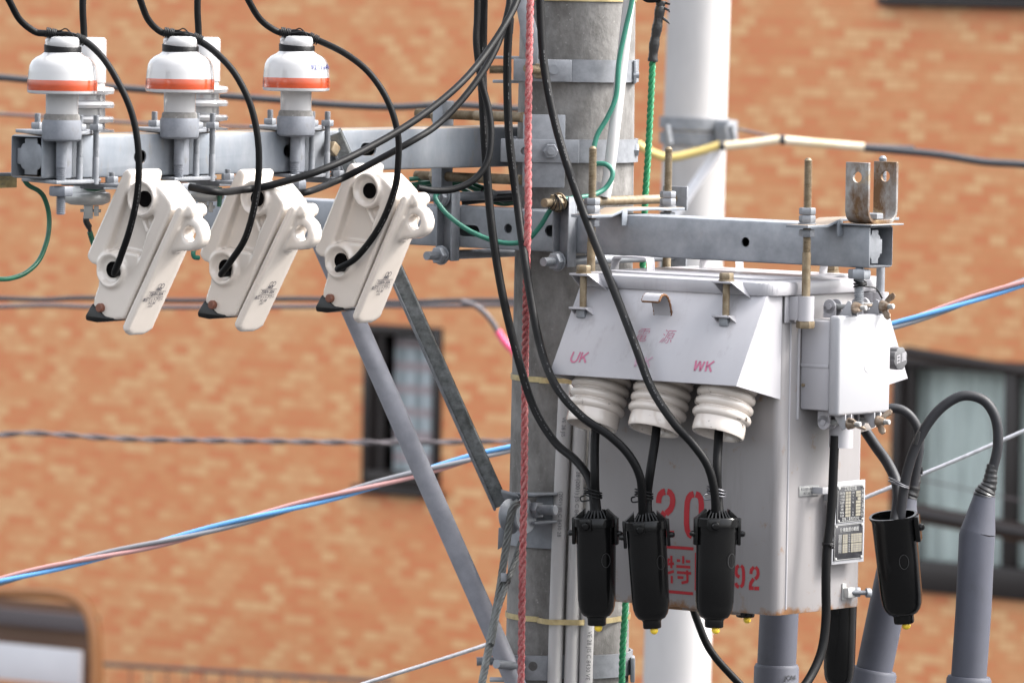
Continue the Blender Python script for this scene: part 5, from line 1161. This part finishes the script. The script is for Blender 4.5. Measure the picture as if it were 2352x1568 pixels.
# ================================================================== BLACK CONNECTOR BOOTS
def boot(open_top=False):
    k = .3165*12.42/16000     # crop px to metres
    ro = thing('connector_boot', 'tmp', 'cable boot', (0, 0, 0), 'black plastic boots over the cable joints')
    H = .204
    def sect(z, a, b, n=32, mod=2.5):
        out = []
        for i in range(n):
            t_ = 2*math.pi*i/n; c, s = math.cos(t_), math.sin(t_)
            out.append(Vector((math.copysign(abs(c)**(2/mod)*a, c), math.copysign(abs(s)**(2/mod)*b, s), z)))
        return out
    def loft(secs, cap0=True, cap1=True):
        o = MB(); n = len(secs[0]); vs = [p for q in secs for p in q]; fs = []
        for i in range(len(secs)-1):
            for j in range(n): fs.append([i*n+j, i*n+(j+1) % n, (i+1)*n+(j+1) % n, (i+1)*n+j])
        if cap0: fs.append(list(range(n)))
        if cap1: fs.append([(len(secs)-1)*n+j for j in range(n)])
        return o.add(vs, fs)
    rs = [(-.166, .0195, .017), (-.164, .0240, .0205), (-.157, .0290, .0245), (-.148, .0318, .0268), (-.138, .0328, .0275), (-.137, .0333, .0280), (-.07, .0343, .0290), (-.002, .0352, .0300)]
    secs = [sect(z, a, b) for z, a, b in rs]
    if open_top: secs += [sect(.004, .0385, .0335), sect(.006, .0385, .0335), sect(.006, .0345, .0295), sect(-.05, .0325, .0275), sect(-.12, .030, .025)]
    loft(secs).build('shell', 'plastic', ro)
    o = MB(); o.prism([p*1.0 for p in sect(-.182, .0165, .0135, 20, 3)], ZV*.020, .0025); o.prism(sect(-.168, .0178, .015, 20, 3), ZV*.004); o.build('drain_neck', 'plastic', ro)
    MB().ball(Vector((.003, -.002, -.186)), .0072).build('drain_plug', 'yellow_nub', ro)
    if not open_top:
        o = loft([sect(-.004, .0370, .0315), sect(-.0035, .0388, .0335), sect(.0105, .0388, .0335), sect(.0125, .037, .032)])
        # gusset ribs round the cables
        for i in range(7):
            a = math.pi*(.25 + .5*i/6) + math.pi
            x = math.cos(a)*.028; y = math.sin(a)*.022
            o.prism([Vector((x, y, .012)), Vector((x*.62, y*.62, .012)), Vector((x*.62, y*.62, .025))], Vector((.0022, 0, 0)))
            o.prism([Vector((x, -y, .012)), Vector((x*.62, -y*.62, .012)), Vector((x*.62, -y*.62, .025))], Vector((.0022, 0, 0)))
        for e in (-1, 1): o.prism([Vector((e*.036, -.012, .012)), Vector((e*.020, -.012, .012)), Vector((e*.020, -.012, .027))], Vector((0, .022, 0)), .001)
        o.build('lid', 'plastic', ro)
        for a, zz in ((-.5, -.0085),):
            o = MB(); o.box(Vector((-.012, -.0355, .001)), (.021, .007, .022), AX, .0015); o.lathe([(.0075, 0), (.0075, .004), (.0055, .008), (0, .009)], Vector((-.010, -.0385, .0)), -YV, 18); o.build('latch', 'plastic', ro)
        for e in (-1, 1):
            o = MB(); o.box(Vector((e*.0385, -.006, -.012)), (.006, .016, .048), AX, .0015); o.lathe([(.0052, 0), (.0052, .006), (.0038, .0095), (0, .0105)], Vector((e*.0400, -.008, -.016)), Vector((e, -.5, 0)), 16); o.build('latch', 'plastic', ro)
    else:
        o = MB(); o.box(Vector((.0385, -.004, -.018)), (.008, .022, .044), AX, .0015); o.lathe([(.0062, 0), (.0062, .005), (.0045, .008), (0, .009)], Vector((.0410, -.006, -.016)), Vector((1, -.5, 0)), 16); o.build('latch', 'plastic', ro)
    # moulded ring mark
    c = Vector((.022, -.0262, -.062)) if not open_top else Vector((.014, -.0292, -.068)); nn = Vector((.45, -.9, 0)).normalized(); e1 = nn.cross(ZV).normalized()
    o = MB(); o.ribbon([c + nn*.0022 + e1*(-math.cos(2*math.pi*i/24)*.0078) + ZV*(math.sin(2*math.pi*i/24)*.0125) for i in range(24)], .0008, nn, closed=True)
    o.build('moulded_mark', 'mould', ro)
    return ro
def tilt(ax_x, ax_y, spin=0.0): return Matrix.Rotation(ax_y, 4, 'Y') @ Matrix.Rotation(ax_x, 4, 'X') @ Matrix.Rotation(spin, 4, 'Z')
TBt = t0 - .118
def place_boot(u, v, t_): return W(u, v, t=t_)
b1 = boot(); b1.location = place_boot(1369, 1202, TBt); b1.rotation_euler = tilt(R(2), R(-1.5), R(-12)).to_euler(); b1['label'] = 'leftmost of the three black boots hanging in front of the grey tank'
bl = [b1]
bl.append(dup(b1, place_boot(1484, 1208, TBt), 'middle of the three black boots hanging in front of the grey tank', tilt(R(3), R(-4.5), R(-2))))
bl.append(dup(b1, place_boot(1646, 1203, TBt), 'rightmost of the three black boots, beside the red number on the tank', tilt(R(0), R(.5), R(10))))
dup(b1, W(1716, 1191, t=.12), 'black boot behind the tank, only its yellow tip showing below the edge', tilt(R(0), R(0), R(30)))
dup(b1, W(1931, 1362, t=.06), 'black boot half hidden under the right side of the tank', tilt(R(0), R(0), R(-98)))
bo = boot(True); bo.location = W(2052, 1190, y=-.42); bo.rotation_euler = tilt(R(9), R(-7.5), R(-12)).to_euler(); bo['label'] = 'open topped black boot with two cables, right of the tank'; bo.scale = (1.12, 1.12, 1.07)

# ---------------- leads from above into the boots, and up again into the bushings
def lead(label, q, r, group, key='t', m='rubber', extra=None):
    return cable('cable', label, 'cable', smooth(pts(q, key), 8) + (extra or []), r, m, group, 14)
Lg = 'black leads running down to the three boots'
for k, q in enumerate(([(1112, -60, -.26), (1110, 0), (1106, 120), (1110, 260), (1120, 420, -.275), (1132, 540), (1155, 680), (1188, 815), (1226, 935, -.33), (1275, 1015), (1322, 1056), (1352, 1098), (1363, 1150), (1364, 1200, TBt - .004)],
                       [(1176, -60, -.25), (1170, 40), (1165, 160), (1170, 320), (1190, 480, -.275), (1212, 640), (1240, 790), (1276, 885, -.46), (1335, 955, -.475), (1400, 1000, -.47), (1445, 1045), (1470, 1095), (1475, 1150), (1476, 1205, TBt - .004)],
                       [(1240, -60, -.25), (1242, 40), (1251, 160), (1277, 290), (1316, 420), (1362, 545, -.300), (1412, 670), (1458, 790, -.43), (1496, 890, -.455), (1545, 967, -.47), (1592, 1020), (1626, 1070), (1641, 1130), (1644, 1200, TBt - .004)])):
    lo_ = lead(('leftmost thick black lead, curving down into the leftmost boot', 'middle thick black lead, curving down into the middle boot', 'right thick black lead, crossing the hood and ending in the rightmost boot')[k], q, .0076, Lg); cable_print(lo_, LASTP[lo_.name], .0076, .12, .34, .3); cable_print(lo_, LASTP[lo_.name], .0076, .62, .80, .2)
Sg = 'short black leads between bushings and boots'
for k, q in enumerate(([(1376, 930), (1367, 1000), (1366, 1080), (1368, 1140), (1376, 1203)], [(1512, 940), (1505, 1010), (1494, 1080), (1487, 1140), (1490, 1206)], [(1655, 940), (1650, 1010), (1647, 1080), (1649, 1140), (1655, 1203)])):
    q = [list(x) for x in q]; tt = [-.365, -.385, -.405, TBt + .012, TBt + .006]
    lead(('short black lead from the left bushing into the leftmost boot', 'short black lead from the middle bushing into the middle boot', 'short black lead from the right bushing into the rightmost boot')[k], [(a, b, tt[i]) for i, (a, b) in enumerate(q)], .0080, Sg)
# wire ties above the boots
for u, v, m, lab in ((1362, 1132, 'wire', 'black wire tie above the leftmost boot'), (1479, 1134, 'wire', 'dark wire tie above the middle boot'), (1645, 1128, 'tiewire', 'shiny wire tie above the rightmost boot')):
    c = W(u, v, t=TBt + .002); o = MB()
    for k in range(3): o.torus(c + ZV*(.0045*(k-1)), ZV + XV*(.18 + .05*k) + YV*.1*(k-1), .0175, .0014, 24, 6, sx=.8)
    o.tube(smooth([c + Vector((-.016, -.012, -.004)), c + Vector((-.022, -.018, -.006)), c + Vector((-.020, -.02, -.013)), c + Vector((-.006, -.02, -.011))], 5), .0015, 6)
    tag(o.build('wire_tie', m), lab, 'wire tie', 'wire ties round the leads above the boots')
# taped joint on a lead
o = MB(); p = smooth([W(1170, 42, t=-.2525), W(1168.7, 60, t=-.253), W(1167.4, 78, t=-.2535)], 6); o.tube(p, [.0086, .0088]*6 + [.0086], 14); tag(o.build('tape_wrap', 'tape'), 'black tape wrapped on the middle lead near the top edge', 'tape')
o = MB(); p = smooth([W(1106.7, 160, t=-.2665), W(1107.6, 185, t=-.267), W(1108.3, 208, t=-.268)], 6); o.tube(p, [.0086, .0088]*6 + [.0086], 14); tag(o.build('tape_wrap', 'tape'), 'black tape wrapped on the leftmost lead above the upper arm', 'tape')
# pale print along the leads
def print_on(path_uvt, r, body, size, par):
    a = [W(u, v, t=t_) for u, v, t_ in path_uvt]
# ---------------- teal and green earth wires at the pole
cable('earth_wire', 'teal green earth wire running down the pole, looping and tied to a bolt', 'wire', smooth(pts([(1462, -60, -.14), (1450, 10), (1436, 70), (1422, 140), (1415, 220), (1395, 270), (1372, 310), (1362, 350), (1360, 378), (1372, 376), (1392, 378), (1406, 392), (1404, 412), (1386, 436, -.20), (1355, 450), (1320, 455), (1285, 462, -.255), (1262, 485), (1240, 520), (1212, 550), (1175, 559, -.225), (1130, 552), (1075, 528), (1030, 495), (1005, 465), (1000, 450), (1010, 440, -.20)], 'y'), 8), .0046, 'teal')
o = MB(); c = W(1276, 466, y=-.262)
for k in range(4): o.torus(c + XV*.004*(k-1.5), XV + ZV*.35*(k-1.5) + YV*.3, .013 + .0012*k, .0011, 20, 5)
o.tube(smooth([c + XV*.006 + ZV*.012, c + XV*.022 + ZV*.004 - YV*.006, c + XV*.020 - ZV*.01, c + XV*.002 - ZV*.016], 5), .0011, 5)
tag(o.build('wire_tie', 'wire'), 'thin black wire tying the teal wire to a bolt beside the pole', 'wire tie')
# bundle of green wires below the upper arm
gb = thing('earth_wire_bundle', 'bundle of dark green wires lying behind the right cutout under the upper arm', 'wire', W(1050, 430, y=.05))
for k, q in enumerate(([(940, 412), (985, 408), (1040, 412), (1095, 436), (1150, 460), (1185, 462)], [(945, 424), (1000, 418), (1045, 414), (1090, 424), (1140, 444), (1172, 452)], [(950, 432), (1000, 424), (1060, 424), (1110, 444), (1160, 464)], [(960, 418), (1020, 414), (1070, 420), (1120, 440), (1166, 456)], [(1000, 422), (1050, 430), (1100, 452), (1150, 468), (1180, 466)])):
    MB().tube(smooth(pts([(a, b) + ((.05 + .008*k,) if i in (0, len(q)-1) else ()) for i, (a, b) in enumerate(q)], 'y'), 8), .0044, 8).build('strand', 'green', gb)
o = MB(); c = W(1105, 440, y=.03); o.torus(c, XV*.9 - ZV*.5, .016, .002, 18, 6); o.tube([c, c + XV*.016 + ZV*.018], .0013, 5); o.build('tie', 'wire', gb)
tag(MB().tube(smooth(pts([(1060, 463, .04), (1120, 456), (1190, 452, .04)], 'y'), 5), .008, 10).build('cable', 'tape'), 'short taped black cable lying on the clamp bolts left of the pole', 'cable')
# extra wire end near the left channel
cable('earth_wire', 'short teal wire end showing between the left and middle cutouts', 'wire', smooth(pts([(452, 566, -.10), (444, 578), (446, 590), (456, 592, -.10)], 's'), 5), .0042, 'teal')
cable('earth_wire', 'green wire hanging behind the middle cutout beside the arrester', 'wire', smooth(pts([(505, 430, -.2), (505, 450), (503, 475, -.2)], 's'), 5), .0042, 'green')

# ---------------- cables on the right
cable('cable', 'black cable leaving the terminal box and hanging down past the name plates', 'cable', smooth(pts([(1918, 1000, .735), (1915, 1060), (1912, 1130), (1907, 1200), (1899, 1270), (1897, 1340), (1897, 1420), (1888, 1490), (1866, 1545), (1830, 1600, .735)], 's'), 8), .0082, 'rubber', None, 14)
o = MB(); c = W(1902, 1250, s=.737)
for k in range(3): o.torus(c + ZV*(.003*(k-1)), ZV + TV*(.45 - .3*k), .0098, .0013, 20, 6)
tag(o.build('wire_tie', 'wire'), 'wire tie round the black cable beside the lower name plate', 'wire tie')
cable('cable', 'black cable hanging from behind the tank to the bottom edge', 'cable', smooth(pts([(1585, 1370, .02), (1600, 1420), (1630, 1490), (1680, 1550), (1740, 1610, .02)], 'y'), 8), .0072, 'rubber', None, 14)
cable('cable', 'grey black cable arching from the open boot over to the right grey sleeve', 'cable', smooth(pts([(2066, 1215, -.42), (2072, 1150), (2086, 1075), (2112, 1005), (2150, 948), (2195, 914), (2232, 909), (2266, 925), (2288, 965), (2292, 1020), (2282, 1070), (2270, 1110, -.42)], 'y'), 8), .0092, 'rubber_grey', None, 14)
cable('cable', 'grey black cable from the rear bushing down into the open boot', 'cable', smooth(pts([(1985, 985, -.30), (2012, 1025), (2038, 1062), (2058, 1105), (2062, 1150), (2052, 1215, -.43)], 'y'), 8), .0098, 'rubber_grey', None, 14)
cable('cable', 'grey black cable arching from behind the terminal box to the tall middle grey sleeve', 'cable', smooth(pts([(2020, 945, -.20), (2050, 937), (2080, 946), (2104, 975), (2112, 1015), (2106, 1065), (2098, 1115, -.20)], 'y'), 8), .0088, 'rubber_grey', None, 14)
o = MB(); c = W(2064, 1112, y=-.428)
for k in range(2): o.torus(c + ZV*(.004*k), ZV + XV*(.35 + .1*k), .0195, .0014, 24, 6, sx=1.0)
tag(o.build('wire_tie', 'tiewire'), 'wire tie round the two cables above the open boot', 'wire tie')
o = MB(); o.tube([W(2102, 1020, y=-.435), W(2106, 1005, y=-.435), W(2111, 990, y=-.435)], [.004, .005, .003], 8); tag(o.build('tape_patch', 'tape'), 'scrap of black tape stuck on the tall arching cable', 'tape')
def sleeve(label, axis, rad, coll, tape, y):
    ro = thing('cable_sleeve', label, 'cable sleeve', W(axis[-1][0], axis[-1][1], y=y), 'slate grey cable end sleeves')
    q = [W(a, b, y=y) for a, b in axis]; k = (12.9 + y)/16000; q[-1] = q[-1] + (q[-1] - q[-2]).normalized()*1.3
    nb = 2 if len(q) > 4 else 0
    if nb: MB().tube([q[0], q[1], q[2]], [rad[0]*k, rad[1]*k, rad[2]*k], 32).build('cone', 'sleeve', ro)
    MB().tube(q[nb:], [r*k for r in rad[nb:]], 32).build('body', 'sleeve', ro)
    d = (q[-1] - q[-2]).normalized(); c = W(coll[0], coll[1], y=y)
    MB().lathe([(0, 0), (coll[2]*k*.93, 0), (coll[2]*k, .006), (coll[2]*k*1.02, 1.2), (0, 1.2)], c, d, 32).build('collar', 'sleeve', ro)
    MB().tube([q[0] + d*.004 + (q[-1]-q[0]).normalized().cross(YV)*0, q[-1]], .0012, 6) 
    if tape:
        tq = smooth([W(a, b, y=y) for a, b, _ in tape], 6); rr = []
        for i in range(len(tq)):
            f = i/(len(tq)-1)*(len(tape)-1); j = min(int(f), len(tape)-2); rr.append((tape[j][2] + (tape[j+1][2]-tape[j][2])*(f-j))*k*(1 + .06*math.sin(i*2.1)))
        MB().tube(tq, rr, 16).build('tape_wrap', 'tape', ro)
    return ro
s_a = sleeve('rightmost tall slate grey sleeve with a tapered taped top', [(2262, 1136), (2259, 1150), (2246, 1222), (2244, 1228), (2236, 1400), (2224, 1570), (2216, 1700)], [25, 27, 41, 41.5, 41.5, 41, 41], (2226, 1552, 52), [(2279, 1066, 12), (2276, 1090, 15), (2272, 1112, 18), (2263, 1130, 24), (2260, 1140, 26)], -.42)
sleeve('slanting slate grey sleeve behind the open boot', [(2084, 1142), (2081, 1160), (2073, 1222), (2071, 1230), (2040, 1380), (2003, 1560), (1985, 1660)], [22, 25, 40, 41, 42, 42, 42], (2008, 1536, 54), [(2104, 1056, 12), (2100, 1085, 15), (2095, 1115, 19), (2086, 1140, 22)], -.16)
sleeve('short slate grey sleeve under the tank, cut off by its lower edge', [(1796, 1330), (1790, 1400), (1784, 1520), (1778, 1700)], [44, 45, 45, 45], (1784, 1524, 52), None, .10)
wrap_text('JCAA', .0125, W(1783, 1551, y=.10), 53.4*13/16000 + .0004, 0, R(-72), 'lettering', bpy.data.objects['cable_sleeve.002'], 'mould')
o = MB(); o.box(W(2112, 1080, y=-.17), (.012, .006, .014), AX, .001); tag(o.build('tape_flag', 'tape'), 'small flag of black tape on the slanting sleeve', 'tape')

# ---------------- thin service cables
def trip(label, q, y, ph, nm='twisted_cable'):
    ro = thing(nm, label, 'cable', W(q[0][0], q[0][1], y=y), 'twisted pink, grey and blue service cables')
    rs = 5.4*(12.9 + y)/16000
    for p, m in zip(helix_set(smooth([W(a, b, y=y) for a, b in q], 10), rs, rs*1.15, .56, 3, ph, step=28), ('grey_wire', 'pink_wire', 'blue_wire')): MB().tube(p, rs, 10).build('conductor', m, ro)
    return ro
trip('twisted pink, grey and blue cable rising from the left edge to behind the pole', [(-120, 1372), (0, 1334), (200, 1284), (400, 1238), (600, 1184), (800, 1130), (960, 1086), (1080, 1052), (1190, 1024), (1330, 985)], 1.1, 3.0)
trip('twisted pink, grey and blue cable running from the transformer to the right edge', [(1330, 966), (1600, 884), (1900, 792), (2060, 745), (2150, 716), (2250, 682), (2352, 648), (2460, 610)], 1.1, 2.9)
cable('messenger_wire', 'thin silver wire rising from the bottom edge behind the pole to the right edge', 'wire', smooth([W(a, b, y=.7) for a, b in [(740, 1603), (840, 1568), (1000, 1518), (1150, 1468), (1400, 1374), (1700, 1259), (1990, 1141), (2180, 1063), (2352, 989), (2460, 942)]], 6), .0040, 'steel_wire')
